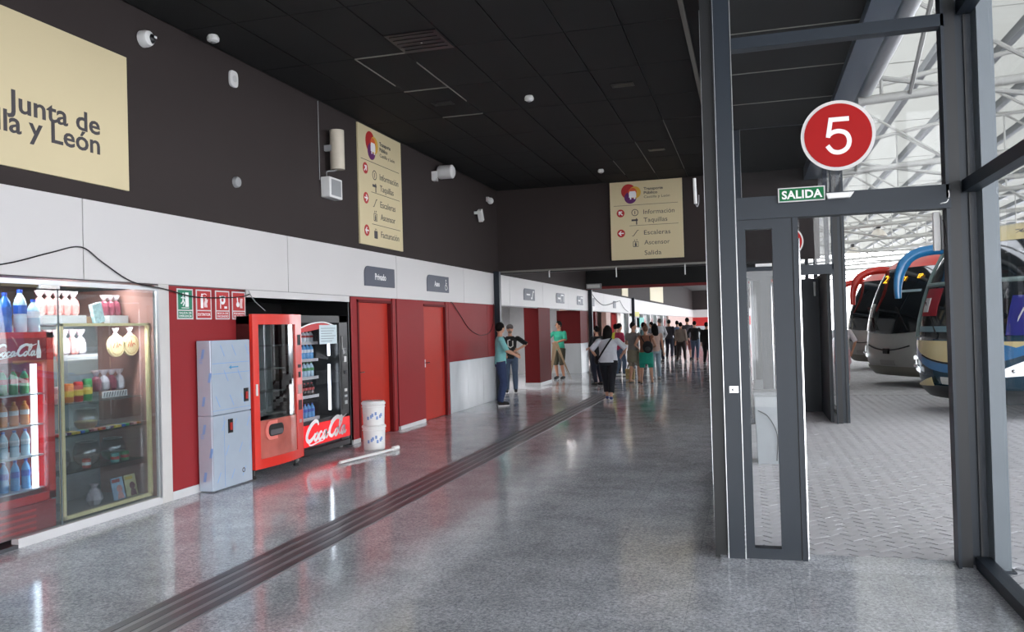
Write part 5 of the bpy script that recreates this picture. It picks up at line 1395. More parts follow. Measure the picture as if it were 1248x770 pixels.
# ================================================================== COACHES
PROF = [(0.25, 0.26), (0.40, 0.10), (0.60, 0.02), (0.85, 0.0), (1.2, 0.02), (1.5, 0.06), (1.9, 0.15), (2.3, 0.29), (2.7, 0.47), (3.0, 0.66), (3.15, 0.82), (3.28, 1.05), (3.38, 1.45), (3.42, 2.0)]
def prof(z):
    for (z0, x0), (z1, x1) in zip(PROF, PROF[1:]):
        if z <= z1: 
            t = (z - z0) / (z1 - z0); return x0 + (x1 - x0) * t
    return PROF[-1][1]
HWID = 1.275
def surf(y, z, off=0.0):
    hw = HWID - (0.10 * max(0, (z - 2.6)) ** 2)
    s = min(1.0, abs(y) / hw)
    return Vector((prof(z) + 0.35 * s ** 3.2 - off, max(-hw, min(hw, y)) * (1 + off * 0.3), z))
def patch(name, y0, y1, lo, hi, m, parent, off=0.012, n=16, k=5, smooth=True):
    mb = MB(); th = 0.01
    lo_ = lo if callable(lo) else (lambda y: lo); hi_ = hi if callable(hi) else (lambda y: hi)
    for side in (0, 1):
        for i in range(n + 1):
            y = y0 + (y1 - y0) * i / n
            for j in range(k + 1):
                z = lo_(y) + (hi_(y) - lo_(y)) * j / k
                mb.v.append(surf(y, z, off + (th if side else 0)))
    q = (n + 1) * (k + 1)
    I = lambda i, j, s_: s_ * q + i * (k + 1) + j
    for i in range(n):
        for j in range(k):
            mb.f.append((I(i, j, 1), I(i + 1, j, 1), I(i + 1, j + 1, 1), I(i, j + 1, 1)))
            mb.f.append((I(i, j, 0), I(i, j + 1, 0), I(i + 1, j + 1, 0), I(i + 1, j, 0)))
        mb.f.append((I(i, 0, 0), I(i + 1, 0, 0), I(i + 1, 0, 1), I(i, 0, 1)))
        mb.f.append((I(i, k, 0), I(i, k, 1), I(i + 1, k, 1), I(i + 1, k, 0)))
    for j in range(k):
        mb.f.append((I(0, j, 0), I(0, j, 1), I(0, j + 1, 1), I(0, j + 1, 0)))
        mb.f.append((I(n, j, 0), I(n, j + 1, 0), I(n, j + 1, 1), I(n, j, 1)))
    return mb.build(name, m, parent, smooth=smooth, local=True)

coach_glass = mat('coach_dark_glass', (20, 26, 30), 0.06, noise=0.3, nscale=1.5, spec=0.8)
tyre = mat('tyre', (22, 22, 22), 0.8)
head_m = mat('headlamp', (225, 230, 232), 0.15, noise=0.15, nscale=14, emit=(220, 225, 230), estr=0.3)
def coach(label, loc, rot, body, lower, cap, arm, kind):
    t = thing('coach', label, 'coach', loc, rot)
    # shell
    zs = [0.25, 0.4, 0.6, 0.85, 1.2, 1.5, 1.9, 2.3, 2.7, 3.0, 3.15, 3.28, 3.38, 3.42]
    mb = MB(); N = 20
    for z in zs:
        hw = HWID - (0.10 * max(0, (z - 2.6)) ** 2)
        for i in range(N + 1):
            mb.v.append(surf(-hw + 2 * hw * i / N, z))
        mb.v.append(Vector((12.0, hw, z))); mb.v.append(Vector((12.0, -hw, z)))
    R_ = N + 3
    for a in range(len(zs) - 1):
        for i in range(R_):
            j = (i + 1) % R_
            mb.f.append((a * R_ + i, a * R_ + j, (a + 1) * R_ + j, (a + 1) * R_ + i))
    mb.f.append(tuple(range(R_))[::-1]); e = (len(zs) - 1) * R_; mb.f.append(tuple(e + i for i in range(R_)))
    mb.build('body_shell', body, t, smooth=True, local=True)
    patch('windscreen', -1.2, 1.2, lambda y: 1.32 + 0.10 * (y / 1.2) ** 2, 3.0, coach_glass, t, 0.012, 20, 8)
    patch('roof_cap', -1.2, 1.2, 3.0, 3.36, cap, t, 0.02, 18, 5)
    patch('lower_bumper', -1.25, 1.25, 0.26, 0.50, lower, t, 0.02, 18, 3)
    for s_ in (1, -1):
        hl = patch('headlamp', s_ * 0.86, s_ * 1.24, lambda y: 0.70 + 0.05 * (abs(y) - 0.86) / 0.38, lambda y: 0.78 + 0.22 * (abs(y) - 0.86) / 0.38, head_m, t, 0.03, 6, 3)
        for q in (0.95, 1.10):
            p = surf(s_ * q, 0.82, 0.05)
            MB().ball(tuple(p), 0.035, 10, 6).build('lens', chrome, hl, smooth=True, local=True)
        # side windows
        MB().box(1.6, 11.6, s_ * 1.27, s_ * 1.285, 1.55, 2.75).build('side_windows', coach_glass, t, local=True)
        for x in (2.2, 9.6):
            w_ = MB().lathe([(0.3, -0.12), (0.48, -0.11), (0.5, 0.0), (0.48, 0.11), (0.3, 0.12)], (x, s_ * 1.16, 0.5), 20, 'y').build('wheel', tyre, t, smooth=True, local=True)
            MB().lathe([(0.28, -0.13), (0.1, -0.15), (0.1, 0.15), (0.28, 0.13)], (x, s_ * 1.16, 0.5), 14, 'y').build('rim', alu, w_, local=True)
        pts = [(1.00, s_ * 1.05, 2.98), (0.75, s_ * 1.16, 3.02), (0.42, s_ * 1.24, 2.97), (0.20, s_ * 1.28, 2.84), (0.07, s_ * 1.30, 2.62), (0.02, s_ * 1.32, 2.35), (0.02, s_ * 1.32, 2.10)]
        if s_ < 0: continue
        P = smooth_pts(pts, 4); n = len(P)
        MB().tube(P, [(0.06, 0.10) if i < n * 0.5 else (0.06, 0.11 - 0.06 * (i - n * 0.5) / (n * 0.5)) for i in range(n)], 10).build('mirror_arm', arm, t, smooth=True, local=True)
    # wipers, seat shapes, plate, slit
    for y in (-0.7, 0.35):
        MB().tube([surf(y, 1.42, 0.05), surf(y + 0.5, 2.0, 0.05)], 0.014, 6).build('wiper', black_plastic, t, local=True)
    MB().tube([surf(y, 1.03 - 0.12 * (1 - (y / 0.75) ** 2), 0.03) for y in [-0.75 + 0.15 * i for i in range(11)]], 0.018, 6).build('grille_slit', black_plastic, t, local=True)
    pl_ = patch('number_plate', -0.26, 0.26, 0.53, 0.66, mat('plate', (205, 205, 200), 0.5) if kind != 'grey' else mat('plate_dull', (140, 142, 138), 0.5), t, 0.02, 4, 2, smooth=False)
    mb = MB(); 
    for i, y in enumerate((-0.2, -0.13, -0.06, 0.04, 0.11, 0.18)):
        p = surf(y, 0.56, 0.034); mb.box(p.x - 0.003, p.x + 0.004, y - 0.018, y + 0.018, 0.56, 0.63)
    return t

dark_teal = mat('coach_teal', (24, 60, 78), 0.25, noise=0.05, coat=0.4)
coach_grey = mat('coach_grey', (158, 160, 156), 0.35, metal=0.0, noise=0.05, coat=0.2)
coach_red = mat('coach_red', (206, 42, 30), 0.35, noise=0.06, nscale=2, coat=0.3)
coach_cream = mat('coach_cream', (214, 196, 144), 0.35, noise=0.03, coat=0.3)
coach_blue = mat('coach_blue', (36, 112, 166), 0.3, noise=0.06, coat=0.4)
coach_black = mat('coach_black', (22, 26, 30), 0.35, noise=0.05)
coach_dkgrey = mat('coach_dark_grey', (118, 118, 108), 0.45, noise=0.05)
led = mat('led_amber', (255, 190, 40), 0.5, emit=(255, 180, 40), estr=0.5)
def on_front(y, z, off=0.03):
    return surf(y, z, off)
def front_text(s_, yc, zc, h, m, parent, name, wd=None, thick=0.004):
    """lettering facing forward (-x local); text runs toward -y (viewer's right)"""
    p = surf(yc, zc, 0.035); slope = (prof(zc + 0.1) - prof(zc - 0.1)) / 0.2
    up = Vector((slope, 0, 1)).normalized(); rt_ = Vector((0, -1, 0)); nn = rt_.cross(up)
    M_ = Matrix(((rt_.x, up.x, nn.x, p.x), (rt_.y, up.y, nn.y, p.y), (rt_.z, up.z, nn.z, p.z), (0, 0, 0, 1)))
    size = h / 0.7
    W_ = wmat(parent)
    return text(s_, size, W_ @ M_, m, parent, name, bold=0.0, align='CENTER', thick=thick)

c3 = coach('cream and teal coach with a blue mirror arm, nearest the doorway', (3.15, 15.1, 0), math.radians(27), dark_teal, coach_black, coach_cream, coach_blue, 'teal')
def lo_c(y): return 0.80 + 0.42 * (abs(y) / 1.25) ** 2.2 if y > 0 else 0.86 + 0.30 * (abs(y) / 1.25) ** 2
patch('cream_panel', -1.2, 1.22, lambda y: min(lo_c(y) + 0.1, 1.27), 1.30, coach_cream, c3, 0.024, 20, 3)
patch('blue_swoosh', -1.22, 1.24, lambda y: lo_c(y) - 0.06, lambda y: lo_c(y) + 0.12, coach_blue, c3, 0.022, 20, 2)
patch('blue_curl', -1.12, -0.72, lambda y: 1.14 + 0.25 * (y + 1.12) * 0.2, lambda y: 1.20 + 0.05 * math.sin((y + 1.12) * 7.8), coach_blue, c3, 0.04, 8, 2)
patch('cream_hook', 0.45, 1.0, lambda y: 0.46 + 0.05 * (1.0 - y), lambda y: 0.50 + 0.30 * (1 - y) ** 1.2, coach_cream, c3, 0.05, 8, 2)
for s_ in (1,):
    ys = s_ * 1.13
    MB().tube([surf(ys, z, 0.02) for z in (1.36, 1.7, 2.1, 2.5, 2.95)], 0.05, 8).build('screen_pillar', mat('pillar_grey_green', (124, 142, 140), 0.4), c3, smooth=True, local=True)
MB().tube([surf(y, 2.32, 0.03) for y in [-1.1 + 0.22 * i for i in range(11)]], 0.04, 8).build('screen_crossbar', MATS['pillar_grey_green'], c3, smooth=True, local=True)
patch('dash_strip', -0.9, 0.95, 1.46, 1.56, mat('dash_pale', (120, 146, 156), 0.4), c3, 0.026, 12, 2)
front_text('TAR', -0.62, 3.12, 0.12, mat('navy_lettering', (36, 50, 90), 0.4), c3, 'lettering')
po = patch('windscreen_poster', -1.24, -0.98, 1.40, 2.05, mat('poster_navy', (30, 34, 120), 0.5), c3, 0.03, 4, 3)
front_text('V', -1.10, 1.62, 0.24, white_ink, c3, 'poster_letter')
patch('red_curtain', 0.45, 0.95, 1.75, 2.25, mat('curtain_red', (150, 30, 44), 0.6), c3, 0.026, 5, 3)
patch('white_papers', 0.70, 0.88, 1.82, 2.08, white_panel, c3, 0.038, 3, 3)

c2 = coach('grey coach with red roof and an amber number 2, middle of the three', (3.1, 21.5, 0), math.radians(27), coach_grey, coach_dkgrey, coach_red, coach_red, 'grey')
front_text('2', 0.60, 2.64, 0.22, led, c2, 'route_number')
front_text('EY', -0.12, 2.66, 0.12, led, c2, 'route_lettering')
front_text('EP', -0.62, 2.70, 0.12, led, c2, 'route_lettering')
patch('white_papers', 0.72, 0.92, 1.75, 2.10, white_panel, c2, 0.03, 3, 3)
patch('sun_blind', -0.8, -0.1, 2.36, 2.42, mat('pale_blind', (150, 170, 180), 0.4), c2, 0.03, 5, 1)
MB().box(surf(0, 0.9).x - 0.05, surf(0, 0.9).x + 0.02, -0.09, 0.09, 0.82, 0.95).build('badge_block', black_plastic, c2, local=True)

c1 = coach('red-roofed coach farthest away, mostly hidden behind the grey coach', (3.35, 28.3, 0), math.radians(27), coach_grey, coach_dkgrey, coach_red, coach_red, 'grey')

for c_ in (c1, c2, c3): c_.scale = (1, 1, 0.94)

# ================================================================== PEOPLE
def remeshed(mb, name, m, parent, voxel, smooth_it=4):
    me = bpy.data.meshes.new('tmp'); me.from_pydata([tuple(p) for p in mb.v], [], mb.f)
    bm = bmesh.new(); bm.from_mesh(me); bmesh.ops.recalc_face_normals(bm, faces=bm.faces); bm.to_mesh(me); bm.free()
    o = bpy.data.objects.new('tmp', me); COL.objects.link(o)
    r = o.modifiers.new('r', 'REMESH'); r.mode = 'VOXEL'; r.voxel_size = voxel; r.use_smooth_shade = True
    s_ = o.modifiers.new('s', 'SMOOTH'); s_.factor = 0.5; s_.iterations = smooth_it
    dg = bpy.context.evaluated_depsgraph_get()
    me2 = bpy.data.meshes.new_from_object(o.evaluated_get(dg))
    bpy.data.objects.remove(o); bpy.data.meshes.remove(me)
    me2.name = name; me2.materials.clear(); me2.materials.append(m)
    me2.polygons.foreach_set('use_smooth', [True] * len(me2.polygons))
    ob = bpy.data.objects.new(name, me2); COL.objects.link(ob); ob.parent = parent
    WM[ob.name] = wmat(parent).copy()
    return ob

def joint(a, b, la, lb, hint):
    """two-bone bend between a and b with bone lengths la, lb, bending toward hint"""
    a, b = Vector(a), Vector(b); d = b - a; L_ = min(d.length, (la + lb) * 0.999); u = d.normalized()
    x = (la * la - lb * lb + L_ * L_) / (2 * L_); h = math.sqrt(max(0, la * la - x * x))
    hv = Vector(hint); hv = hv - u * hv.dot(u); hv = hv.normalized() if hv.length > 1e-6 else Vector((0, 1, 0))
    return a + u * x + hv * h

SKIN = mat('skin', (200, 150, 124), 0.55, noise=0.05, nscale=10)
SKIN2 = mat('tanned_skin', (172, 120, 94), 0.55, noise=0.05, nscale=10)
HAIRB = mat('black_hair', (16, 12, 12), 0.8, spec=0.2, noise=0.2, nscale=60)
HAIRBR = mat('brown_hair', (110, 72, 48), 0.6, noise=0.25, nscale=60)
EYE = mat('eye_dark', (30, 24, 22), 0.3)
def cloth(n, rgb): return mat('cloth_' + n, rgb, 0.85, noise=0.10, nscale=14, bump=0.2, bscale=40)

def person(label, loc, face, h=1.72, fat=1.0, top=None, sleeve=0.5, bottom=None, leg=1.0, skirt=False, shoes=None, sole=None, hair=HAIRB, longhair=False,
           hands=((-0.27, 0.04, 0.84), (0.27, 0.04, 0.84)), feet=((-0.11, 0.0), (0.11, 0.0)), head_turn=0.0, lean=0.0, skin=SKIN, near=False, bag=None, cap=None, elbow=((-0.5, -1, 0), (0.5, -1, 0)), group='people in the hall', topless_back=False, lift=(0, 0)):
    """local frame: faces +y, z up.  hands/feet are given for a 1.72 m person"""
    s = h / 1.72
    t = thing('person', label, 'person', loc, math.atan2(face[1], face[0]) - math.pi / 2)
    V = lambda x, y, z: Vector((x * s, (y + lean * max(0, z - 0.9)) * s, z * s))
    vox = 0.0085 if near else 0.015
    hipw = 0.095 * (1 + 0.25 * (fat - 1)); shw = 0.185 * (1 + 0.35 * (fat - 1))
    head = V(0, 0.015 + lean * 0.1, 1.60)
    B = MB()
    # torso and neck
    B.tube([V(0, 0, 0.84), V(0, 0, 0.92), V(0, 0.01, 1.06), V(0, 0.01, 1.26), V(0, 0, 1.37), V(0, 0, 1.43)],
           [(0.085 * fat * s, 0.13 * fat * s), (0.10 * fat * s, 0.155 * fat * s), (0.09 * fat * s, 0.13 * fat * s), (0.10 * fat * s, 0.15 * fat * s), (0.075 * s, 0.15 * s), (0.05 * s, 0.08 * s)], 16)
    B.tube([V(0, -0.005, 1.38), V(0, 0.005, 1.47), head], [0.056 * s, 0.05 * s, 0.052 * s], 12)
    B.ball(head, (0.076 * s, 0.095 * s, 0.112 * s), 16, 12)
    Rz = Matrix.Rotation(head_turn, 3, 'Z')
    hp_ = lambda x, y, z: head + Rz @ Vector((x * s, y * s, z * s))
    B.ball(hp_(0, 0.03, -0.055), (0.052 * s, 0.058 * s, 0.05 * s), 12, 8)
    B.tube([hp_(0, 0.088, 0.02), hp_(0, 0.112, -0.018), hp_(0, 0.095, -0.028)], [0.008 * s, 0.013 * s, 0.009 * s], 8)
    for q in (-1, 1): B.ball(hp_(q * 0.078, -0.002, -0.008), (0.010 * s, 0.018 * s, 0.03 * s), 8, 6)
    sho = [V(-shw, 0, 1.375), V(shw, 0, 1.375)]; arms = []
    for i in (0, 1):
        hd_ = Vector(hands[i]) * s; hd_.y += lean * 0.3 * s
        el = joint(sho[i], hd_, 0.285 * s, 0.255 * s, elbow[i])
        arms.append((sho[i], el, hd_))
        B.ball(sho[i], 0.055 * s, 10, 8)
        B.tube([sho[i], sho[i].lerp(el, 0.4), el, el.lerp(hd_, 0.4), hd_], [0.05 * fat * s, 0.046 * fat * s, 0.037 * s, 0.036 * s, 0.025 * s], 10)
        d = (hd_ - el).normalized(); side = d.cross(Vector((0, 1, 0.3))).normalized()
        pc = hd_ + d * 0.045 * s
        B.tube([hd_ - d * 0.01 * s, pc, hd_ + d * 0.085 * s], [(0.018 * s, 0.028 * s), (0.016 * s, 0.038 * s), (0.013 * s, 0.034 * s)], 8)
        nrm = d.cross(side).normalized()
        ref = Vector((0, 0, 1)) if abs(d.z) < 0.9 else Vector((1, 0, 0))
        a_ = d.cross(ref).normalized(); b_ = a_.cross(d).normalized()
        for k_, (off, ln) in enumerate(((-0.027, 0.062), (-0.009, 0.074), (0.009, 0.070), (0.027, 0.055))):
            p0 = hd_ + d * 0.08 * s + b_ * off * s
            B.tube([p0, p0 + d * ln * 0.55 * s, p0 + d * ln * 0.9 * s + a_ * 0.02 * s], [0.0088 * s, 0.0082 * s, 0.007 * s], 7)
        p0 = hd_ + d * 0.03 * s + b_ * 0.028 * s
        B.tube([p0, p0 + b_ * 0.028 * s + d * 0.025 * s, p0 + b_ * 0.034 * s + d * 0.055 * s], [0.011 * s, 0.010 * s, 0.008 * s], 7)
    hips = [V(-hipw, 0, 0.88), V(hipw, 0, 0.88)]; legs = []
    for i in (0, 1):
        an = Vector((feet[i][0] * s, feet[i][1] * s - 0.03 * s, (0.085 + lift[i]) * s))
        kn = joint(hips[i], an, 0.415 * s, 0.395 * s, (0, 1, 0))
        legs.append((hips[i], kn, an))
        B.tube([hips[i] + Vector((0, 0, 0.04 * s)), hips[i].lerp(kn, 0.35), kn, kn.lerp(an, 0.35), an.lerp(kn, 0.12), an], [0.086 * fat * s, 0.078 * fat * s, 0.053 * s, 0.055 * (0.6 + 0.4 * fat) * s, 0.036 * s, 0.036 * s], 12)
        B.tube([an + Vector((0, -0.02 * s, -0.035 * s)), an + Vector((0, 0.07 * s, -0.05 * s)), an + Vector((0, 0.15 * s, -0.062 * s))], [(0.03 * s, 0.032 * s), (0.026 * s, 0.038 * s), (0.014 * s, 0.034 * s)], 10)
    remeshed(B, 'body', skin, t, vox)
    # shoes
    if shoes is not None:
        for i in (0, 1):
            an = legs[i][2]
            S_ = MB()
            S_.tube([an + Vector((0, -0.045 * s, -0.035 * s)), an + Vector((0, 0.02 * s, -0.03 * s)), an + Vector((0, 0.09 * s, -0.045 * s)), an + Vector((0, 0.175 * s, -0.058 * s))],
                    [(0.03 * s, 0.034 * s), (0.042 * s, 0.040 * s), (0.034 * s, 0.045 * s), (0.018 * s, 0.038 * s)], 12)
            sh_ = S_.build('shoe', shoes, t, smooth=True, local=True)
            ol_ = []
            for k_ in range(20):
                a = 2 * math.pi * k_ / 20; ol_.append((an.x + 0.044 * s * math.cos(a), an.y + 0.065 * s + 0.122 * s * math.sin(a)))
            MB().prism(ol_, Matrix.Translation((0, 0, an.z - 0.083 * s)), 0.02 * s).build('sole', sole or black_plastic, sh_, local=True)
    # trousers, shorts or skirt
    if bottom is not None:
        T = MB(); g = 0.014
        T.tube([V(0, 0, 0.80), V(0, 0, 0.90), V(0, 0.005, 1.0)], [((0.10 * fat + g) * s, (0.13 * fat + g) * s), ((0.105 * fat + g) * s, (0.16 * fat + g) * s), ((0.095 * fat + g) * s, (0.14 * fat + g) * s)], 18)
        for i in (0, 1):
            hp, kn, an = legs[i]
            pts = [hp + Vector((0, 0, 0.03 * s)), hp.lerp(kn, 0.4), kn, kn.lerp(an, 0.4), kn.lerp(an, 0.8), an + Vector((0, 0, 0.0))]
            rr = [(0.088 * fat + g) * s, (0.082 * fat + g) * s, (0.060 + g) * s * (0.7 + 0.3 * fat), (0.058 + g) * s, (0.046 + g) * s, (0.045 + g) * s]
            # cut to the wanted length: leg = 1 full, 0.5 knee
            tot = 5 * leg; n_ = max(1, int(math.floor(tot))); P = pts[:n_ + 1]; Rr = rr[:n_ + 1]
            if tot - n_ > 0.05 and n_ < 5: P.append(pts[n_].lerp(pts[n_ + 1], tot - n_)); Rr.append(rr[n_] * 1.02)
            if leg < 0.6: Rr = [r_ * 1.08 for r_ in Rr]
            T.tube(P, Rr, 14)
        if skirt:
            T.tube([V(0, 0, 0.98), V(0, 0, 0.85), V(0, 0, 0.58)], [((0.10 * fat + g) * s, (0.14 * fat + g) * s), ((0.12 * fat + g) * s, (0.18 * fat + g) * s), (0.16 * s, 0.21 * s)], 18)
        remeshed(T, 'skirt' if skirt else ('shorts' if leg < 0.6 else 'trousers'), bottom, t, vox)
    # top
    if top is not None:
        T = MB(); g = 0.016
        T.tube([V(0, 0, 0.86), V(0, 0, 0.94), V(0, 0.01, 1.08), V(0, 0.012, 1.26), V(0, 0, 1.365), V(0, 0, 1.425)],
               [((0.108 * fat + g) * s, (0.165 * fat + g) * s), ((0.105 * fat + g) * s, (0.160 * fat + g) * s), ((0.098 * fat + g) * s, (0.142 * fat + g) * s), ((0.104 * fat + g) * s, (0.156 * fat + g) * s), ((0.078 + g) * s, (0.155 + g) * s), ((0.05 + g) * s, (0.075 + g) * s)], 18)
        for i in (0, 1):
            a, e_, h_ = arms[i]
            T.ball(a - Vector((0, 0, 0.01 * s)), (0.048 + g) * s, 12, 8)
            if sleeve > 0:
                f_ = min(1.0, sleeve / 0.5)
                P = [a, a.lerp(e_, 0.5 * f_), a.lerp(e_, f_)]; ff = 1 + 0.5 * (fat - 1); rr = [(0.046 * ff + g) * s, (0.046 * ff + g) * s, (0.045 * ff + g) * s]
                if sleeve > 0.5:
                    P += [e_.lerp(h_, (sleeve - 0.5) * 2 * 0.95)]; rr += [0.042 * s]
                T.tube(P, rr, 12)
        remeshed(T, 'top', top, t, vox)
    # hair
    if hair is not None:
        Hh = MB()
        Hh.ball(hp_(0, -0.016, 0.022), (0.086 * s, 0.100 * s, 0.108 * s), 16, 12)
        if longhair:
            Hh.tube([hp_(0, -0.04, 0.04), hp_(0, -0.07, -0.08), hp_(0, -0.085, -0.2), hp_(0, -0.08, -0.27)], [(0.07 * s, 0.09 * s), (0.06 * s, 0.10 * s), (0.045 * s, 0.10 * s), (0.03 * s, 0.07 * s)], 14)
            for q in (-1, 1): Hh.tube([hp_(q * 0.07, 0.0, 0.05), hp_(q * 0.088, -0.01, -0.06), hp_(q * 0.085, -0.03, -0.17)], [0.03 * s, 0.03 * s, 0.02 * s], 8)
        remeshed(Hh, 'hair', hair, t, vox, 2)
    if cap is not None:
        MB().ball(hp_(0, -0.006, 0.045), (0.090 * s, 0.106 * s, 0.085 * s), 16, 10).build('cap', cap, t, smooth=True, local=True)
        br = [(0.07 * math.cos(a) * s, (0.07 + 0.09 * math.sin(a)) * s) for a in [math.pi * i / 12 for i in range(13)]]
        MB().prism(br, Matrix.Translation(hp_(0, 0.0, 0.035)) @ Rz.to_4x4(), 0.01 * s).build('cap_brim', cap, t, local=True)
    if near or True:
        for q in (-1, 1):
            MB().ball(hp_(q * 0.030, 0.086, 0.008), (0.011 * s, 0.007 * s, 0.007 * s), 8, 6).build('eye', EYE, t, local=True)
        MB().tube([hp_(-0.022, 0.085, -0.055), hp_(0, 0.090, -0.057), hp_(0.022, 0.085, -0.055)], 0.005 * s, 6).build('mouth', mat('lip', (150, 80, 74), 0.5), t, local=True)
    return t, s, V, arms, legs

jeans = cloth('blue_jeans', (44, 58, 92)); navy_c = cloth('navy', (24, 28, 44)); blackc = cloth('black', (24, 24, 27)); greyjean = cloth('washed_jeans', (72, 88, 110))
white_sole = mat('white_sole', (220, 220, 220), 0.6); black_shoe = mat('black_shoe', (24, 24, 26), 0.6)

# the two chatting men
p, s, V, arms, legs = person('man in an aqua t-shirt and dark jeans standing at the wall, turned away', (-5.10, 16.75, 0), (0.93, 0.36), 1.76, top=cloth('aqua', (128, 196, 196)), bottom=jeans, shoes=black_shoe, sole=white_sole,
       hands=((-0.06, 0.32, 1.06), (0.14, 0.30, 1.04)), elbow=((-1, -0.3, -0.6), (1, -0.3, -0.6)), near=True, head_turn=0.55)
p, s, V, arms, legs = person('bearded man in a grey cap and black printed t-shirt, one hand on his hip', (-5.82, 20.0, 0), (0.30, -0.95), 1.72, 0.95, top=cloth('black_tee', (26, 26, 28)), bottom=greyjean, shoes=black_shoe, sole=white_sole,
       hands=((-0.20, 0.10, 1.10), (0.17, 0.06, 0.98)), elbow=((-1, -0.2, 0), (1, -0.35, 0.1)), near=True, cap=cloth('grey_cap', (96, 90, 88)), hair=None, skin=SKIN)
MB().ribbon([(-0.06, 0.05), (-0.06, -0.08), (0.0, -0.12), (0.06, -0.08), (0.06, 0.06), (0.0, 0.08)], 0.03, Matrix(((1, 0, 0, 0.0), (0, 0, 1, 0.150), (0, 1, 0, 1.26), (0, 0, 0, 1))), 0.004).build('shirt_print', mat('print_white', (196, 192, 186), 0.8), p, local=True)
MB().ball(V(0.0, 0.075, 1.528), (0.05, 0.045, 0.04), 10, 6).build('beard', mat('beard_grey', (120, 100, 88), 0.8, noise=0.2, nscale=60), p, smooth=True, local=True)

# man in green with cardboard
p, s, V, arms, legs = person('man in a green t-shirt and dark shorts holding up cardboard by the red column', (-5.72, 25.1, 0), (-0.35, -0.94), 1.80, 1.0, top=cloth('green', (44, 148, 122)), bottom=cloth('camo', (62, 58, 44)), leg=0.45, shoes=black_shoe,
       hands=((-0.12, 0.32, 1.10), (0.16, 0.30, 1.12)), elbow=((-1, -0.1, -0.4), (1, -0.1, -0.4)), near=True, head_turn=-0.5, skin=SKIN2)
card = mat('cardboard', (128, 108, 84), 0.8, noise=0.12, nscale=5)
for (a, b, w_, lb, yy) in (((-5.74, 1.12), (-6.02, 0.0), 0.20, 'long brown cardboard sheet leaning left from the green-shirted man', 24.62), ((-5.70, 1.16), (-5.30, 0.0), 0.14, 'brown cardboard strip slanting right below the green-shirted man', 24.52)):
    c_ = thing('cardboard_sheet', lb, 'cardboard', (b[0], yy, 0))
    a_, b_ = Vector(a), Vector(b); d = (a_ - b_).normalized(); q = Vector((-d.y, d.x)) * w_ / 2
    MB().prism([tuple(b_ - Vector((q.x, 0)) + Vector((0, 0.0))), tuple(b_ + Vector((abs(q.x), 0.02))), tuple(a_ + q * 0.8), tuple(a_ - q * 0.8)], MY(0, yy, 0), 0.012).build('sheet', card, c_)
    MB().prism([tuple(b_ + Vector((0.0, 0.04))), tuple(b_ + Vector((0.012, 0.04))), tuple(a_ + Vector((0.012, -0.03))), tuple(a_ + Vector((0.0, -0.03)))], MY(0, yy - 0.012, 0), 0.003).build('fold_line', mat('card_fold', (110, 86, 62), 0.8), c_)

# woman in white walking away
p, s, V, arms, legs = person('woman in a white t-shirt and black cropped trousers walking away, strap across back', (-3.03, 18.05, 0), (-0.05, 1.0), 1.63, 1.30, top=cloth('white_tee', (206, 208, 216)), bottom=cloth('black_capri', (22, 24, 32)), leg=0.78,
       shoes=mat('blue_shoe', (60, 76, 130), 0.6), sole=white_sole, longhair=True, hands=((-0.28, 0.16, 0.98), (0.30, 0.20, 1.02)), elbow=((-1, -0.6, 0), (1, -0.6, 0)), near=True, feet=((-0.05, 0.10), (0.06, -0.10)), lean=0.12, lift=(0.0, 0.0), head_turn=-0.3)
MB().tube(smooth_pts([V(0.10, -0.10, 1.42), V(0.02, -0.19, 1.30), V(-0.10, -0.20, 1.12), V(-0.22, -0.08, 0.95)], 3), (0.018), 6).build('bag_strap', blackc, p, local=True)
MB().ball(V(-0.27, 0.06, 0.92), (0.06, 0.12, 0.10), 12, 8).build('shoulder_bag', blackc, p, smooth=True, local=True)

# group queueing
person('dark-haired person in black behind the white-shirted woman', (-4.05, 22.4, 0), (-0.8, 0.6), 1.62, 1.1, top=blackc, bottom=navy_c, shoes=black_shoe, hair=HAIRB, hands=((-0.2, 0.2, 1.05), (0.2, 0.2, 1.05)))
person('person in a magenta t-shirt and grey jeans with white shoes', (-4.00, 26.1, 0), (0.8, 0.6), 1.68, 1.0, top=cloth('magenta', (170, 44, 80)), bottom=greyjean, shoes=white_plastic, hair=HAIRB, feet=((-0.12, -0.05), (0.12, 0.1)))
person('person in a yellow top just behind the magenta shirt', (-4.35, 27.6, 0), (0.3, 0.95), 1.66, 1.0, top=cloth('yellow', (206, 200, 70)), bottom=navy_c, shoes=black_shoe, hair=HAIRB)
person('person in grey sleeveless dress and sandals with short dark hair', (-3.19, 23.35, 0), (0.45, 0.9), 1.70, 1.05, top=cloth('grey_dress', (132, 128, 126)), sleeve=0.3, bottom=cloth('khaki', (142, 134, 116)), leg=0.42, skirt=True, shoes=mat('tan_sandal', (170, 130, 104), 0.6),
       hair=HAIRB, head_turn=-1.0, hands=((-0.15, 0.25, 1.10), (0.22, 0.22, 1.10)), feet=((-0.08, -0.06), (0.10, 0.12)))
p, s, V, arms, legs = person('woman in teal shorts with a small black backpack, seen from behind', (-2.80, 23.0, 0), (-0.1, 1.0), 1.60, 1.05, top=cloth('brown_top', (150, 100, 78)), sleeve=0.0, bottom=cloth('teal_shorts', (30, 150, 128)), leg=0.42, skirt=True, shoes=mat('tan_sandal'),
       hair=HAIRBR, feet=((-0.15, 0.0), (0.16, 0.05)), hands=((-0.24, 0.16, 1.05), (0.2, 0.22, 1.05)))
bp_ = MB(); bp_.ball(V(0.06, -0.20, 1.08), (0.145, 0.08, 0.17), 16, 10)
bp_ = bp_.build('backpack', blackc, p, smooth=True, local=True)
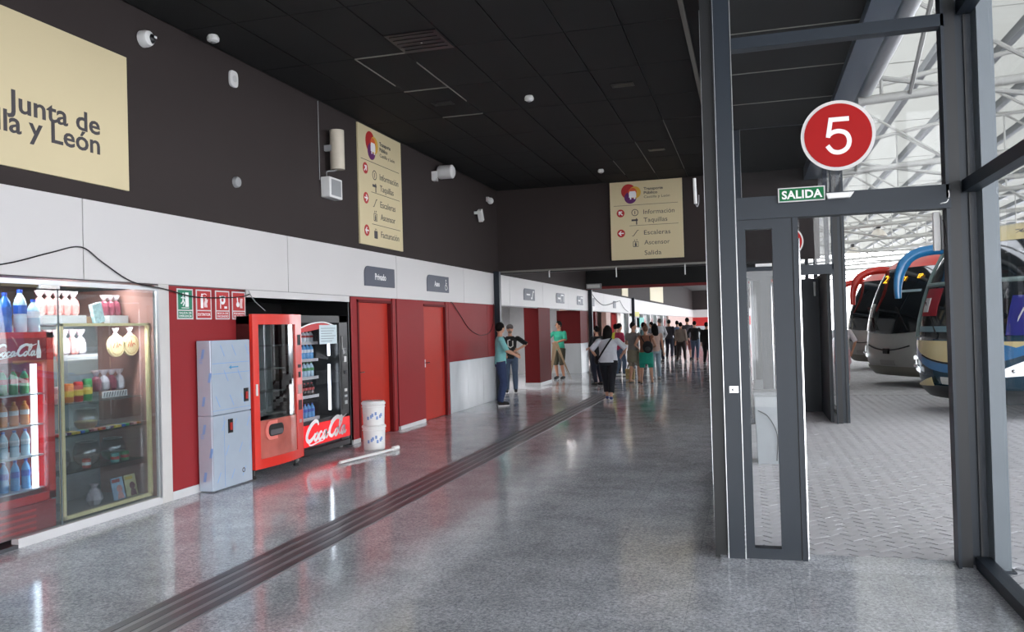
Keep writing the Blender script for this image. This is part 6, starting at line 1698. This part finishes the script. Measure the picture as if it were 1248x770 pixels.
MB().ball(V(0.06, -0.275, 1.02), (0.075, 0.03, 0.07), 12, 8).build('front_pocket', mat('pocket_black', (44, 44, 46), 0.6), bp_, smooth=True, local=True)
for q in (-1, 1): MB().tube(smooth_pts([V(0.06 + q * 0.09, -0.16, 1.2), V(q * 0.12, -0.11, 1.36), V(q * 0.13, 0.05, 1.40)], 3), 0.014, 6).build('strap', blackc, bp_, local=True)
MB().ball(V(0, -0.05, 1.74), 0.045, 10, 8).build('hair_bun', HAIRBR, p, smooth=True, local=True)
person('woman with long black hair and a pale top beside the teal shorts', (-2.72, 24.6, 0), (-0.4, 0.9), 1.64, 0.95, top=cloth('pale_pink', (200, 168, 156)), sleeve=0.2, bottom=cloth('pale_blue', (150, 168, 180)), shoes=white_plastic, longhair=True)
tb_ = thing('patterned_bag', 'yellow patterned carrier bag standing on the floor between the queueing people', 'bag', (-3.52, 24.9, 0))
MB().prism([(-0.12, 0), (0.12, 0), (0.14, 0.30), (-0.14, 0.30)], MY(-3.52, 25.0, 0.001), 0.18).build('body', mat('bag_yellow_print', (150, 128, 84), 0.7, noise=0.6, nscale=14), tb_)
for q in (24.84, 24.98): MB().tube(smooth_pts([(-3.60, q, 0.29), (-3.57, q, 0.42), (-3.47, q, 0.42), (-3.44, q, 0.29)], 4), 0.01, 6).build('handle', blackc, tb_)

# farther people
person('tall man in a white shirt and navy trousers, centre of the far crowd', (-3.70, 35.4, 0), (-0.7, 0.7), 1.84, 1.05, top=cloth('white_shirt', (196, 196, 200)), sleeve=0.9, bottom=navy_c, shoes=black_shoe, hair=mat('grey_hair', (90, 86, 84), 0.7), hands=((-0.2, 0.25, 1.1), (0.25, 0.1, 0.9)))
person('man in dark clothes just right of the tall man in white', (-3.62, 38.6, 0), (0.2, 1), 1.80, 1.0, top=cloth('charcoal', (44, 44, 52)), sleeve=0.9, bottom=navy_c, shoes=black_shoe)
person('person in a light blue shirt in the far crowd', (-3.35, 39.8, 0), (0, 1), 1.74, 1.0, top=cloth('light_blue', (120, 140, 176)), sleeve=0.5, bottom=blackc, shoes=black_shoe, hair=HAIRB)
person('person in a beige-grey jacket and dark trousers in the far crowd', (-2.84, 35.4, 0), (0.3, 0.95), 1.66, 1.05, top=cloth('beige_jacket', (140, 128, 118)), sleeve=0.9, bottom=cloth('dark_brown', (48, 40, 40)), shoes=black_shoe, feet=((-0.14, -0.08), (0.14, 0.12)))
person('tall person in black and white between the beige and the black jackets', (-2.72, 37.6, 0), (-0.3, 0.95), 1.86, 0.95, top=cloth('patterned', (90, 88, 96)), sleeve=0.5, bottom=cloth('dusty_pink', (150, 96, 100)), leg=0.5, shoes=black_shoe)
person('man in a black jacket and jeans, rightmost of the far crowd', (-2.36, 36.9, 0), (0.2, 1), 1.70, 1.1, top=cloth('jacket_black', (28, 30, 34)), sleeve=0.9, bottom=greyjean, shoes=black_shoe, hands=((-0.30, 0.1, 0.95), (0.34, 0.12, 1.0)))
person('person in black half hidden behind the door column', (-1.66, 33.0, 0), (0.4, 1), 1.64, 1.15, top=blackc, sleeve=0.9, bottom=blackc, shoes=black_shoe)
person('person in grey near the ticket windows, left part of the far crowd', (-4.45, 38.9, 0), (-0.9, 0.3), 1.72, 1.0, top=cloth('mid_grey', (110, 108, 112)), bottom=navy_c, shoes=black_shoe)
person('person in a teal-grey top near the ticket windows behind the long-haired woman', (-4.15, 33.5, 0), (-0.9, 0.3), 1.70, 1.0, top=cloth('teal_grey', (84, 110, 112)), bottom=navy_c, shoes=black_shoe, longhair=True)
# outside
p, s, V, arms, legs = person('person in white and pink outside, almost hidden behind the far door column', (2.10, 21.4, 0), (-0.3, -0.95), 1.66, 1.0, top=cloth('white_out', (226, 218, 220)), bottom=cloth('pink_out', (214, 176, 184)), leg=0.8, skirt=True, shoes=white_plastic, hands=((-0.24, 0.02, 0.88), (0.26, 0.05, 0.88)), elbow=((-1, -0.3, 0), (1, -0.3, 0)))
MB().ball(V(0.30, 0.08, 0.80), (0.09, 0.09, 0.10), 14, 10).build('white_bag', white_plastic, p, smooth=True, local=True)

# coloured notices at the ticket windows
nt = tag(box('hanging_notice', mat('notice_yellow', (206, 200, 96), 0.6), W + 0.03, W + 0.07, 41.3, 43.5, 2.02, 2.26), 'yellow notice board at the ticket windows', 'notice')
nt = tag(box('hanging_notice', mat('notice_teal', (96, 190, 176), 0.6), W + 0.03, W + 0.07, 43.6, 45.34, 1.45, 1.98), 'teal notice panel below the yellow one at the ticket windows', 'notice')
